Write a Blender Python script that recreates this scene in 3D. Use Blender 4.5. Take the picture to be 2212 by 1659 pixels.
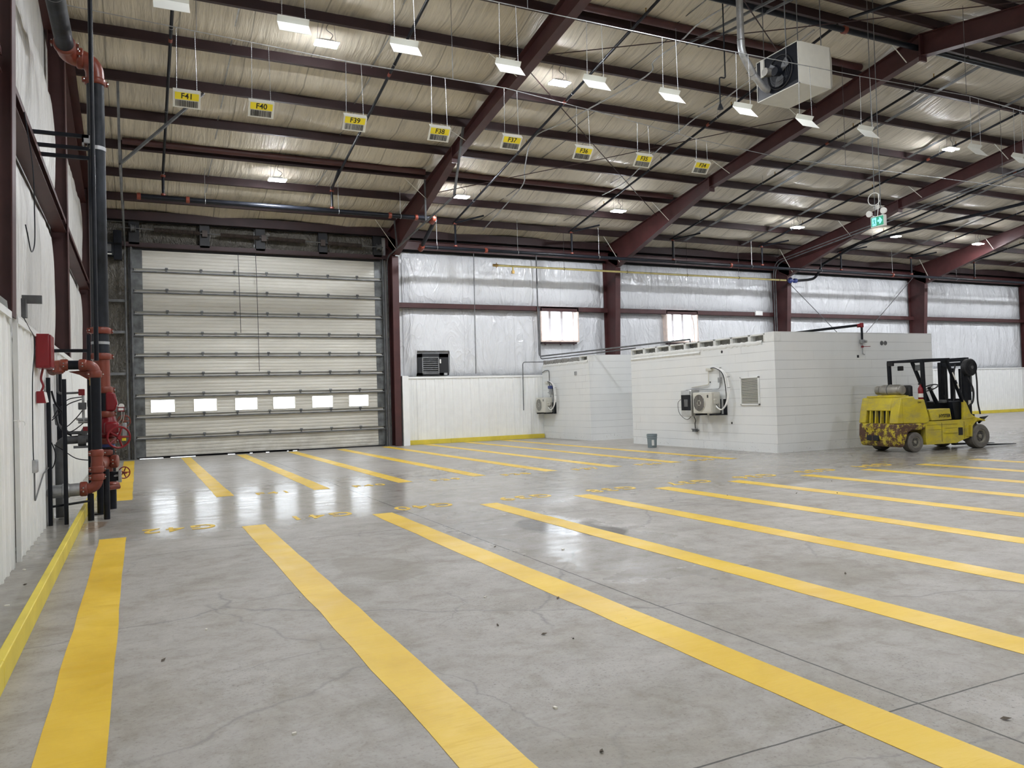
import bpy, bmesh, math, random
from mathutils import Vector, Matrix, Euler
random.seed(7)
sc = bpy.context.scene
C = sc.collection
for o in list(bpy.data.objects): bpy.data.objects.remove(o)

# ------------------------------------------------------------------ camera
yaw, pitch, roll, FPX = 0.447412, 0.0191978, -0.0301346, 1688.14
CAM = Vector((0, 0, 1.34))
fw = Vector((math.sin(yaw)*math.cos(pitch), math.cos(yaw)*math.cos(pitch), math.sin(pitch)))
r0 = Vector((math.cos(yaw), -math.sin(yaw), 0)); u0 = r0.cross(fw)
rt = r0*math.cos(roll)+u0*math.sin(roll); up = -r0*math.sin(roll)+u0*math.cos(roll)
cd = bpy.data.cameras.new('camera'); cam = bpy.data.objects.new('camera', cd); C.objects.link(cam)
cd.sensor_fit = 'HORIZONTAL'; cd.sensor_width = 36.0; cd.lens = FPX*36.0/2212
cd.clip_start = 0.05; cd.clip_end = 300
m3 = Matrix((rt, up, -fw)).transposed()
cam.matrix_world = Matrix.Translation(CAM) @ m3.to_4x4()
sc.camera = cam

# ------------------------------------------------------------------ world, light levels, exposure
LAMP = 690.0          # radiance of the ceiling fixtures' diffusers
w = bpy.data.worlds.new('daylight'); sc.world = w; w.use_nodes = True
bg = w.node_tree.nodes['Background']
bg.inputs[0].default_value = (0.86, 0.93, 1.0, 1); bg.inputs[1].default_value = 8.5
sc.view_settings.view_transform = 'Standard'; sc.view_settings.look = 'None'
sc.view_settings.exposure = 0.22; sc.view_settings.gamma = 1.0
sc.view_settings.use_curve_mapping = False
cy = sc.cycles
cy.use_denoising = True; cy.max_bounces = 8; cy.diffuse_bounces = 5; cy.glossy_bounces = 3
cy.transmission_bounces = 4; cy.caustics_reflective = False; cy.caustics_refractive = False
cy.sample_clamp_indirect = 6.0

# ------------------------------------------------------------------ materials
def nt(name):
    m = bpy.data.materials.new(name); m.use_nodes = True
    t = m.node_tree; return m, t, t.nodes['Principled BSDF']
def L(t, a, b): t.links.new(a, b)
def N(t, k, **kw):
    n = t.nodes.new(k)
    for a, b in kw.items():
        if a in n.inputs.keys(): n.inputs[a].default_value = b
        else: setattr(n, a, b)
    return n
def ramp(t, fac, stops):
    r = t.nodes.new('ShaderNodeValToRGB'); e = r.color_ramp.elements
    while len(e) < len(stops): e.new(0.5)
    for i, (p, c) in enumerate(stops):
        e[i].position = p; e[i].color = c if len(c) == 4 else (*c, 1)
    L(t, fac, r.inputs[0]); return r.outputs[0]
def pos(t, scale=(1, 1, 1), world=False):
    mp = N(t, 'ShaderNodeMapping'); mp.inputs['Scale'].default_value = scale
    if world: L(t, N(t, 'ShaderNodeNewGeometry').outputs['Position'], mp.inputs[0])
    else: L(t, N(t, 'ShaderNodeTexCoord').outputs['Object'], mp.inputs[0])
    return mp.outputs[0]
def noise(t, vec, scale, detail=5, rough=0.55, dist=0.0):
    n = N(t, 'ShaderNodeTexNoise'); n.inputs['Scale'].default_value = scale
    n.inputs['Detail'].default_value = detail; n.inputs['Roughness'].default_value = rough
    n.inputs['Distortion'].default_value = dist
    L(t, vec, n.inputs['Vector']); return n.outputs[0]
def mix(t, f, a, b, mode='MIX'):
    n = N(t, 'ShaderNodeMix', data_type='RGBA', blend_type=mode)
    for s, v in ((n.inputs[0], f), (n.inputs[6], a), (n.inputs[7], b)):
        if isinstance(v, (int, float)): s.default_value = v
        elif isinstance(v, tuple): s.default_value = v if len(v) == 4 else (*v, 1)
        else: L(t, v, s)
    return n.outputs[2]
def mth(t, op, a, b=0.0, c=0.0):
    n = N(t, 'ShaderNodeMath', operation=op)
    for s, v in zip(n.inputs, (a, b, c)):
        if isinstance(v, (int, float)): s.default_value = v
        else: L(t, v, s)
    return n.outputs[0]
def bump(t, b, h, strength=0.3, dist=0.02):
    n = N(t, 'ShaderNodeBump'); n.inputs['Strength'].default_value = strength
    n.inputs['Distance'].default_value = dist; L(t, h, n.inputs['Height']); L(t, n.outputs[0], b.inputs['Normal'])
def mat(name, col, rough=0.5, metal=0.0, var=0.15, scale=6.0, bmp=0.0, spec=0.5, world=False, stretch=(1, 1, 1)):
    m, t, b = nt(name)
    v = pos(t, stretch, world); n = noise(t, v, scale)
    d = tuple(c*(1-var) for c in col); l = tuple(min(1, c*(1+var)) for c in col)
    L(t, ramp(t, n, [(0.3, d), (0.7, l)]), b.inputs['Base Color'])
    b.inputs['Roughness'].default_value = rough; b.inputs['Metallic'].default_value = metal
    b.inputs['Specular IOR Level'].default_value = spec
    if bmp: bump(t, b, noise(t, v, scale*4), bmp, 0.01)
    return m
def emit(name, col, s):
    m, t, b = nt(name)
    b.inputs['Base Color'].default_value = (*col, 1); b.inputs['Emission Color'].default_value = (*col, 1)
    b.inputs['Emission Strength'].default_value = s; return m

M = {}
M['maroon'] = mat('maroon_primer', (0.060, 0.0185, 0.0185), 0.5, 0, 0.2, 3, 0.05, world=True)
M['maroon_dark'] = mat('maroon_purlin', (0.030, 0.0115, 0.0125), 0.6, 0, 0.25, 2, 0.03, world=True)
M['galv'] = mat('galvanised_steel', (0.42, 0.43, 0.44), 0.42, 0.7, 0.25, 9)
M['galv_stain'] = mat('stained_galvanised_plate', (0.12, 0.128, 0.13), 0.5, 0.2, 0.55, 4)
M['galv_dull'] = mat('dull_grey_steel', (0.14, 0.145, 0.15), 0.5, 0.5, 0.35, 5)
M['black'] = mat('black_enamel_pipe', (0.0085, 0.010, 0.0145), 0.36, 0.0, 0.3, 8, spec=0.22)
M['black_dusty'] = mat('dusty_black_pipe', (0.018, 0.021, 0.027), 0.5, 0.0, 0.8, 4, spec=0.2, stretch=(1, 1, .5))
M['orange'] = mat('orange_fitting', (0.20, 0.042, 0.024), 0.36, 0, 0.1, 9)
M['red'] = mat('red_enamel', (0.21, 0.006, 0.012), 0.3, 0, 0.08, 5)
M['white_metal'] = mat('white_sheet', (0.80, 0.81, 0.80), 0.4, 0, 0.03, 4)
M['white'] = mat('white_plastic', (0.82, 0.82, 0.80), 0.45, 0, 0.03, 6)
M['cream'] = mat('cream_casing', (0.62, 0.61, 0.55), 0.45, 0, 0.04, 6)
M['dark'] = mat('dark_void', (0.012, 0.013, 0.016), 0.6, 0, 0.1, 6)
M['rubber'] = mat('dusty_tyre', (0.15, 0.14, 0.125), 0.8, 0, 0.2, 7, 0.2)
M['rubber_black'] = mat('black_rubber', (0.015, 0.015, 0.017), 0.6, 0, 0.2, 7)
M['steel'] = mat('brushed_steel', (0.55, 0.55, 0.54), 0.3, 0.85, 0.1, 9)
M['alum'] = mat('aluminium_tank', (0.36, 0.345, 0.31), 0.4, 0.6, 0.25, 6)
M['brass'] = mat('brass', (0.45, 0.30, 0.10), 0.35, 0.8, 0.15, 8)
M['gas'] = mat('yellow_gas_pipe', (0.45, 0.38, 0.14), 0.45, 0, 0.2, 5)
M['blue'] = mat('blue_paint', (0.03, 0.05, 0.20), 0.4, 0, 0.1, 5)
M['yellow_label'] = mat('yellow_label', (0.86, 0.70, 0.03), 0.5, 0, 0.02, 5)
M['ink'] = mat('black_ink', (0.015, 0.015, 0.015), 0.5, 0, 0.02, 5)
M['pail'] = mat('grey_pail', (0.22, 0.27, 0.29), 0.5, 0, 0.05, 6)
M['spring'] = mat('rusty_spring', (0.055, 0.042, 0.036), 0.6, 0.3, 0.3, 9)
M['wood'] = mat('raw_timber', (0.50, 0.36, 0.22), 0.7, 0, 0.15, 6)
M['timber_pale'] = mat('pale_timber', (0.84, 0.70, 0.62), 0.6, 0, 0.1, 6)
M['window_frame'] = mat('white_window_frame', (0.75, 0.75, 0.80), 0.4, 0, 0.02, 6)
M['lamp_lens'] = emit('lamp_lens', (0.92, 0.95, 1.0), LAMP)
M['green'] = emit('green_exit_face', (0.02, 0.25, 0.14), 0.6)
M['glow'] = emit('cyan_exit_glow', (0.25, 0.75, 0.95), 0.9)
M['lpwhite'] = mat('offwhite_plate', (0.72, 0.71, 0.64), 0.5, 0, 0.03, 6)
M['signwhite'] = mat('sign_plate', (0.80, 0.81, 0.76), 0.5, 0, 0.02, 6)
M['leaf'] = mat('leaf_scrap', (0.10, 0.08, 0.06), 0.8, 0, 0.3, 60)
M['chip'] = mat('white_chip', (0.75, 0.73, 0.66), 0.8, 0, 0.1, 60)

# yellow curb paint
M['curb'] = mat('yellow_curb_paint', (0.66, 0.53, 0.06), 0.55, 0, 0.10, 3, 0.05, world=True)

def concrete():
    m, t, b = nt('sealed_concrete')
    v = pos(t, world=True)
    big = noise(t, v, 0.35, 6, 0.6, 0.4)
    med = noise(t, pos(t, (1.0, 1.25, 1), True), 1.5, 9, 0.7, 0.3)
    fine = noise(t, v, 45, 4, 0.7)
    col = ramp(t, big, [(0.30, (0.31, 0.292, 0.265)), (0.52, (0.365, 0.347, 0.32)), (0.72, (0.41, 0.393, 0.367))])
    col = mix(t, 0.5, col, ramp(t, med, [(0.30, (0.275, 0.258, 0.232)), (0.5, (0.365, 0.347, 0.32)), (0.75, (0.425, 0.41, 0.385))]))
    col = mix(t, 0.55, col, ramp(t, fine, [(0.33, (0.22, 0.21, 0.20)), (0.45, (0.5, 0.5, 0.5)), (1, (0.52, 0.52, 0.52))]), 'SOFT_LIGHT')
    sep = N(t, 'ShaderNodeSeparateXYZ'); L(t, v, sep.inputs[0]); X, Y = sep.outputs[0], sep.outputs[1]
    # pitted patches: clusters of small dark specks
    spk = noise(t, v, 70, 3, 0.6); zone = noise(t, v, 0.7, 4, 0.55)
    z = ramp(t, zone, [(0.47, (0, 0, 0)), (0.60, (1, 1, 1))])
    s = ramp(t, spk, [(0.33, (1, 1, 1)), (0.40, (0, 0, 0))])
    col = mix(t, mth(t, 'MULTIPLY', mth(t, 'MULTIPLY', mth(t, 'MAXIMUM', z, 0.25), s), 0.6), col, (0.11, 0.105, 0.10))
    mo = noise(t, v, 5.0, 10, 0.78, 0.3)
    col = mix(t, 0.8, col, ramp(t, mo, [(0.34, (0.38, 0.365, 0.335)), (0.5, (0.5, 0.5, 0.5)), (0.68, (0.57, 0.57, 0.565))]), 'OVERLAY')
    mo2 = noise(t, v, 1.4, 9, 0.72, 0.6)
    col = mix(t, 0.8, col, ramp(t, mo2, [(0.36, (0.40, 0.385, 0.36)), (0.52, (0.5, 0.5, 0.5)), (0.7, (0.56, 0.56, 0.56))]), 'OVERLAY')
    # fine wandering cracks
    def crack(scale, wdt, amt, off, col):
        mp = N(t, 'ShaderNodeMapping'); mp.inputs['Location'].default_value = (off, off*0.7, 0)
        L(t, v, mp.inputs[0])
        nn = N(t, 'ShaderNodeTexNoise'); nn.inputs['Scale'].default_value = 2.5; nn.inputs['Detail'].default_value = 5
        L(t, mp.outputs[0], nn.inputs['Vector'])
        ad = N(t, 'ShaderNodeVectorMath', operation='MULTIPLY_ADD'); ad.inputs[1].default_value = (.35, .35, 0)
        L(t, nn.outputs[1], ad.inputs[0]); L(t, mp.outputs[0], ad.inputs[2])
        vo = N(t, 'ShaderNodeTexVoronoi', feature='DISTANCE_TO_EDGE'); vo.inputs['Scale'].default_value = scale
        L(t, ad.outputs[0], vo.inputs['Vector'])
        c = ramp(t, vo.outputs['Distance'], [(0.0, (1, 1, 1)), (wdt, (0, 0, 0))])
        gate = ramp(t, noise(t, mp.outputs[0], 0.5, 2), [(0.48, (0, 0, 0)), (0.56, (1, 1, 1))])
        return mix(t, mth(t, 'MULTIPLY', mth(t, 'MULTIPLY', c, gate), amt), col, (0.15, 0.15, 0.145))
    col = crack(0.36, 0.006, 0.55, 8.4, col); col = crack(0.5, 0.004, 0.4, 1.7, col)
    # tyre scuffs
    sc_ = noise(t, pos(t, (0.35, 6.0, 1), True), 1.3, 6, 0.7, 1.2)
    col = mix(t, mth(t, 'MULTIPLY', ramp(t, sc_, [(0.60, (0, 0, 0)), (0.78, (1, 1, 1))]), 0.18), col, (0.20, 0.19, 0.18))
    # saw-cut control joints
    def line(c, x0, wd):
        return mth(t, 'LESS_THAN', mth(t, 'ABSOLUTE', mth(t, 'SUBTRACT', mth(t, 'ADD', c, mth(t, 'MULTIPLY', mth(t, 'SUBTRACT', noise(t, v, 8, 3), 0.5), 0.012)), x0)), wd)
    j = line(X, 2.955, 0.006)
    for x0 in (10.4, 17.9, 25.4): j = mth(t, 'MAXIMUM', j, line(X, x0, 0.006))
    for y0 in (2.28, 8.0, 13.7, 19.4): j = mth(t, 'MAXIMUM', j, line(Y, y0, 0.005))
    col = mix(t, mth(t, 'MULTIPLY', j, 0.8), col, (0.05, 0.05, 0.05))
    # wet oily patches with a shape of their own
    def blot(x, y, rx, ry, amp=0.5):
        dx = mth(t, 'DIVIDE', mth(t, 'SUBTRACT', X, x), rx); dy = mth(t, 'DIVIDE', mth(t, 'SUBTRACT', Y, y), ry)
        d = mth(t, 'SQRT', mth(t, 'ADD', mth(t, 'MULTIPLY', dx, dx), mth(t, 'MULTIPLY', dy, dy)))
        d = mth(t, 'ADD', d, mth(t, 'MULTIPLY', mth(t, 'SUBTRACT', noise(t, v, 2.2, 4), 0.5), amp*2))
        return ramp(t, d, [(0.80, (1, 1, 1)), (1.05, (0, 0, 0))])
    p1 = mth(t, 'MAXIMUM', blot(3.95, 7.2, 0.42, 0.62, 0.6), blot(4.15, 6.7, 0.30, 0.35, 0.6))
    p1b = mth(t, 'MAXIMUM', blot(6.3, 9.7, 1.0, 0.5, 0.8), blot(9.5, 7.4, 0.9, 0.5, 0.9))
    p2 = mth(t, 'MAXIMUM', blot(1.75, 6.2, 0.35, 0.55, 0.9), mth(t, 'MAXIMUM', blot(4.6, 4.3, 0.5, 0.6, 1.2), blot(12.5, 8.5, 1.0, 0.6, 1.0)))
    col = mix(t, mth(t, 'MULTIPLY', p1, 0.75), col, (0.135, 0.125, 0.112))
    col = mix(t, mth(t, 'MULTIPLY', p1b, 0.35), col, (0.19, 0.18, 0.165))
    col = mix(t, mth(t, 'MULTIPLY', p2, 0.35), col, (0.20, 0.175, 0.14))
    # grime beside the wall curb and rust by the posts
    gr = mth(t, 'MULTIPLY', mth(t, 'LESS_THAN', X, -0.66), 0.45)
    col = mix(t, gr, col, ramp(t, noise(t, v, 6, 6), [(0.35, (0.20, 0.19, 0.165)), (0.7, (0.36, 0.345, 0.31))]))
    col = mix(t, mth(t, 'MULTIPLY', blot(-0.5, 10.4, 0.16, 0.5, 0.8), 0.6), col, (0.22, 0.13, 0.07))
    L(t, col, b.inputs['Base Color'])
    rn = noise(t, pos(t, (1, 3.5, 1), True), 1.6, 7, 0.7)
    rg = ramp(t, rn, [(0.3, (0.42,)*3), (0.7, (0.62,)*3)])
    # the driving aisle and the mopped patch are polished smoother than the stalls
    ya = mth(t, 'ADD', Y, mth(t, 'MULTIPLY', mth(t, 'SUBTRACT', noise(t, v, 0.8, 4), 0.5), 3.0))
    aisle = mth(t, 'MULTIPLY', ramp(t, mth(t, 'DIVIDE', ya, 20.0), [(0.40, (0, 0, 0)), (0.47, (1, 1, 1))]), ramp(t, mth(t, 'DIVIDE', ya, 20.0), [(0.62, (1, 1, 1)), (0.80, (0.35,)*3)]))
    sheen = mth(t, 'MAXIMUM', aisle, mth(t, 'MULTIPLY', blot(3.7, 6.6, 0.95, 2.4, 0.5), 0.9))
    rg = mix(t, sheen, rg, ramp(t, rn, [(0.3, (0.10,)*3), (0.7, (0.26,)*3)]))
    rg = mix(t, mth(t, 'MULTIPLY', p1, 0.8), rg, (0.10, 0.10, 0.10))
    L(t, rg, b.inputs['Roughness'])
    b.inputs['Specular IOR Level'].default_value = 0.17
    h = mth(t, 'ADD', mth(t, 'MULTIPLY', noise(t, pos(t, (1, 4, 1), True), 3.0, 6, 0.6), 0.6), mth(t, 'MULTIPLY', fine, 0.12))
    h = mth(t, 'SUBTRACT', h, mth(t, 'MULTIPLY', j, 0.6))
    bump(t, b, h, 0.11, 0.02)
    return m
M['concrete'] = concrete()

def line_paint(name, worn):
    m, t, b = nt(name); v = pos(t, world=True)
    n = noise(t, v, 1.2, 6, 0.6, 0.5)
    col = ramp(t, n, [(0.3, (0.68, 0.435, 0.028)), (0.55, (0.78, 0.525, 0.048)), (0.75, (0.84, 0.59, 0.11))])
    w_ = noise(t, v, 26, 6, 0.75); z = noise(t, v, 0.9, 3)
    k = mth(t, 'ADD', mth(t, 'MULTIPLY', w_, 0.7), mth(t, 'MULTIPLY', z, 0.5))
    e = 0.38 + worn*0.16
    col = mix(t, mth(t, 'MULTIPLY', ramp(t, k, [(e-.05, (1, 1, 1)), (e+.05, (0, 0, 0))]), 0.5), col, (0.28, 0.24, 0.17))
    st = noise(t, pos(t, (1.0, 8.0, 1), True), 2.0, 5, 0.7, 1.5)
    col = mix(t, mth(t, 'MULTIPLY', ramp(t, st, [(0.54, (0, 0, 0)), (0.66, (1, 1, 1))]), 0.55), col, (0.70, 0.43, 0.02))
    L(t, col, b.inputs['Base Color'])
    L(t, ramp(t, noise(t, v, 2.5, 5), [(0.3, (0.30,)*3), (0.7, (0.50,)*3)]), b.inputs['Roughness']); b.inputs['Specular IOR Level'].default_value = 0.35
    bump(t, b, noise(t, pos(t, (1, 4, 1), True), 4, 7, 0.65), 0.25, 0.012)
    return m
M['line'] = line_paint('yellow_floor_paint', 0.0)
M['line_worn'] = line_paint('worn_yellow_floor_paint', 0.55)

def insulation(name, base, dirt, rough, strg, streak, seams, damt=0.8, fold=(1.0, 1.0, 0.35), big=1.1, dst=1.0, sdark=0.5):
    m, t, b = nt(name)
    v = pos(t, world=True)
    n1 = noise(t, v, 0.7, 5, 0.6)
    col = ramp(t, n1, [(0.3, tuple(c*0.86 for c in base)), (0.7, base)])
    sn = noise(t, pos(t, streak, True), 1.6, 6, 0.7)
    col = mix(t, mth(t, 'MULTIPLY', ramp(t, sn, [(0.50, (0, 0, 0)), (0.72, (1, 1, 1))]), damt), col, dirt)
    sep = N(t, 'ShaderNodeSeparateXYZ'); L(t, v, sep.inputs[0])
    if seams:
        ax, pitch_, wd = seams
        wob = mth(t, 'MULTIPLY', mth(t, 'SUBTRACT', noise(t, v, 0.9, 3), 0.5), 0.16*dst)
        fr = mth(t, 'FRACT', mth(t, 'DIVIDE', mth(t, 'ADD', mth(t, 'ADD', sep.outputs[ax], wob), 500.0), pitch_))
        ln = mth(t, 'LESS_THAN', mth(t, 'ABSOLUTE', mth(t, 'SUBTRACT', fr, 0.5)), wd/pitch_)
        col = mix(t, mth(t, 'MULTIPLY', ln, sdark), col, tuple(c*0.4 for c in base))
    L(t, col, b.inputs['Base Color'])
    b.inputs['Roughness'].default_value = rough
    def ridge(scale, dist, mp):
        n = noise(t, pos(t, mp, True), scale, 3, 0.5, dist)
        r = mth(t, 'SUBTRACT', 1.0, mth(t, 'ABSOLUTE', mth(t, 'MULTIPLY', mth(t, 'SUBTRACT', n, 0.5), 5.0)))
        return mth(t, 'POWER', mth(t, 'MAXIMUM', r, 0.0), 2.0)
    h = mth(t, 'ADD', mth(t, 'MULTIPLY', ridge(big, 1.2*dst, fold), 0.9), mth(t, 'MULTIPLY', ridge(big*2.3, 2.0*dst, fold), 0.45))
    h = mth(t, 'ADD', h, mth(t, 'MULTIPLY', noise(t, pos(t, fold, True), big*1.5, 4, 0.55, 0.8*dst), 1.3))
    bump(t, b, h, strg, 0.045)
    return m
M['roof_liner'] = insulation('roof_liner', (0.68, 0.625, 0.515), (0.33, 0.305, 0.26), 0.42, 0.30, (7.0, 0.5, 1), (0, 1.22, 0.013), .75, (4.5, 0.35, 1), 1.0, .3, .8)
M['wall_liner'] = insulation('wall_liner', (0.76, 0.775, 0.80), (0.62, 0.63, 0.65), 0.22, 0.6, (3.0, 3.0, 0.5), (0, 1.83, 0.006), .3, (1.5, 1.5, 0.6), 0.75)
M['wall_liner_left'] = insulation('side_wall_liner', (0.78, 0.775, 0.75), (0.52, 0.50, 0.48), 0.40, 0.7, (3.0, 4.0, 0.35), None, .5, (2.2, 2.2, 0.22), 1.3)
M['liner_dirty_shaded'] = insulation('dirty_shaded_liner', (0.13, 0.12, 0.10), (0.04, 0.037, 0.033), 0.4, 0.8, (1.5, 1.5, 0.9), None, .6, (1.5, 1.5, 0.7), 2.0)  # dirty liner, colour darkened further to paint in the shade at the door header

def block_paint(name):
    m, t, b = nt(name); v = pos(t, world=True)
    sep = N(t, 'ShaderNodeSeparateXYZ'); L(t, v, sep.inputs[0])
    nm = N(t, 'ShaderNodeSeparateXYZ'); L(t, N(t, 'ShaderNodeNewGeometry').outputs['True Normal'], nm.inputs[0])
    isx = mth(t, 'GREATER_THAN', mth(t, 'ABSOLUTE', nm.outputs[0]), 0.5)
    uu = mth(t, 'ADD', mth(t, 'MULTIPLY', sep.outputs[1], isx), mth(t, 'MULTIPLY', sep.outputs[0], mth(t, 'SUBTRACT', 1.0, isx)))
    zz = mth(t, 'ADD', sep.outputs[2], mth(t, 'MULTIPLY', noise(t, v, 1.5, 3), 0.010))
    cmb = N(t, 'ShaderNodeCombineXYZ'); L(t, uu, cmb.inputs[0]); L(t, zz, cmb.inputs[1])
    br = N(t, 'ShaderNodeTexBrick'); L(t, cmb.outputs[0], br.inputs['Vector'])
    br.inputs['Scale'].default_value = 1.0; br.inputs['Brick Width'].default_value = 0.405
    br.inputs['Row Height'].default_value = 0.2015; br.inputs['Mortar Size'].default_value = 0.0040
    br.inputs['Mortar Smooth'].default_value = 0.15; br.inputs['Bias'].default_value = 0
    fz = mth(t, 'FRACT', mth(t, 'DIVIDE', zz, 0.2015))
    bed = mth(t, 'GREATER_THAN', mth(t, 'ABSOLUTE', mth(t, 'SUBTRACT', fz, 0.5)), 0.480)
    gate = ramp(t, noise(t, v, 0.9, 4), [(0.56, (0.06,)*3), (0.66, (0.8,)*3)])
    gbed = ramp(t, noise(t, pos(t, (.6, .6, 3), True), 1.2, 4), [(0.38, (0.30,)*3), (0.60, (0.95,)*3)])
    f = mth(t, 'MULTIPLY', br.outputs['Fac'], mth(t, 'MAXIMUM', mth(t, 'MULTIPLY', bed, gbed), gate))
    z = sep.outputs[2]
    col = mix(t, f, ramp(t, noise(t, v, 0.8, 3), [(0.35, (0.755, 0.775, 0.775)), (0.65, (0.80, 0.81, 0.80))]), (0.40, 0.405, 0.41))
    chips = ramp(t, noise(t, v, 22, 4, 0.7), [(0.33, (1, 1, 1)), (0.37, (0, 0, 0))])
    lowz = ramp(t, z, [(0.05, (1, 1, 1)), (0.32, (0, 0, 0))])
    col = mix(t, mth(t, 'MULTIPLY', chips, mth(t, 'MULTIPLY', lowz, 0.8)), col, (0.28, 0.26, 0.24))
    dn = ramp(t, noise(t, pos(t, (2, 2, .5), True), 0.9, 5), [(0.5, (0, 0, 0)), (0.75, (1, 1, 1))])
    col = mix(t, mth(t, 'MULTIPLY', dn, 0.15), col, (0.55, 0.55, 0.53))
    L(t, col, b.inputs['Base Color']); b.inputs['Roughness'].default_value = 0.55
    h = mth(t, 'SUBTRACT', mth(t, 'MULTIPLY', noise(t, v, 28, 5, 0.7), 0.25), mth(t, 'MULTIPLY', f, 0.9))
    bump(t, b, h, 0.5, 0.006)
    return m
M['block_x'] = M['block_y'] = block_paint('painted_block_wall')
M['block_plain'] = mat('painted_block', (0.76, 0.77, 0.75), 0.6, 0, 0.06, 9, 0.25, world=True)
M['block_raw'] = mat('raw_block', (0.26, 0.255, 0.24), 0.85, 0, 0.3, 14, 0.5, world=True)

def door_skin():
    m, t, b = nt('overhead_door_skin'); v = pos(t, world=True)
    n = noise(t, pos(t, (0.4, 1, 2.5), True), 1.2, 6, 0.65)
    col = ramp(t, n, [(0.3, (0.49, 0.475, 0.42)), (0.6, (0.60, 0.585, 0.525)), (0.8, (0.65, 0.64, 0.59))])
    st = noise(t, pos(t, (0.3, 1, 3), True), 1.6, 6, 0.7, 0.5)
    col = mix(t, mth(t, 'MULTIPLY', ramp(t, st, [(0.55, (0, 0, 0)), (0.72, (1, 1, 1))]), 0.22), col, (0.36, 0.34, 0.29))
    sep = N(t, 'ShaderNodeSeparateXYZ'); L(t, v, sep.inputs[0])
    low = ramp(t, sep.outputs[2], [(0.10, (1, 1, 1)), (0.9, (0, 0, 0))])
    drt = ramp(t, noise(t, v, 2.2, 6, 0.7), [(0.42, (0, 0, 0)), (0.7, (1, 1, 1))])
    col = mix(t, mth(t, 'MULTIPLY', mth(t, 'MULTIPLY', low, drt), 0.6), col, (0.26, 0.235, 0.19))
    L(t, col, b.inputs['Base Color']); b.inputs['Roughness'].default_value = 0.42
    return m
M['door'] = door_skin()

def rusty_yellow(name, amt):
    m, t, b = nt(name); v = pos(t)
    n = noise(t, v, 2.5, 5)
    col = ramp(t, n, [(0.3, (0.52, 0.41, 0.028)), (0.6, (0.66, 0.54, 0.025)), (0.8, (0.70, 0.60, 0.06))])
    g = noise(t, pos(t, (1, 1, 2.0)), 2.6, 8, 0.75, 0.5)
    col = mix(t, mth(t, 'MULTIPLY', ramp(t, g, [(0.44, (0, 0, 0)), (0.66, (1, 1, 1))]), 0.7), col, (0.33, 0.27, 0.12))
    sc2 = noise(t, pos(t, (2.0, 1, 5)), 3.0, 8, 0.8, 1.0)
    col = mix(t, mth(t, 'MULTIPLY', ramp(t, sc2, [(0.60, (0, 0, 0)), (0.66, (1, 1, 1))]), 0.5), col, (0.20, 0.16, 0.09))
    r_ = noise(t, v, 6.0, 8, 0.8)
    e = 0.355+amt*0.235
    col = mix(t, ramp(t, r_, [(e-.02, (1, 1, 1)), (e+.02, (0, 0, 0))]), col, (0.10, 0.048, 0.03))
    L(t, col, b.inputs['Base Color']); b.inputs['Roughness'].default_value = 0.5
    return m
M['ylw'] = rusty_yellow('forklift_yellow', 0.0); M['ylw_rust'] = rusty_yellow('forklift_rusty', 0.74)
M['rim'] = mat('dusty_rim', (0.25, 0.235, 0.19), 0.7, 0, 0.15, 7)
M['ground'] = mat('outside_gravel', (0.75, 0.74, 0.72), 0.9, 0, 0.1, 2, world=True)
def glass():
    m = bpy.data.materials.new('clear_pane'); m.use_nodes = True; t = m.node_tree
    b = t.nodes['Principled BSDF']
    t.nodes.remove(b); out = t.nodes['Material Output']
    tr = N(t, 'ShaderNodeBsdfTransparent'); gl = N(t, 'ShaderNodeBsdfGlossy'); gl.inputs['Roughness'].default_value = 0.1
    mx = N(t, 'ShaderNodeMixShader'); mx.inputs[0].default_value = 0.06
    L(t, tr.outputs[0], mx.inputs[1]); L(t, gl.outputs[0], mx.inputs[2]); L(t, mx.outputs[0], out.inputs[0])
    return m
M['glass'] = glass()

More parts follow.
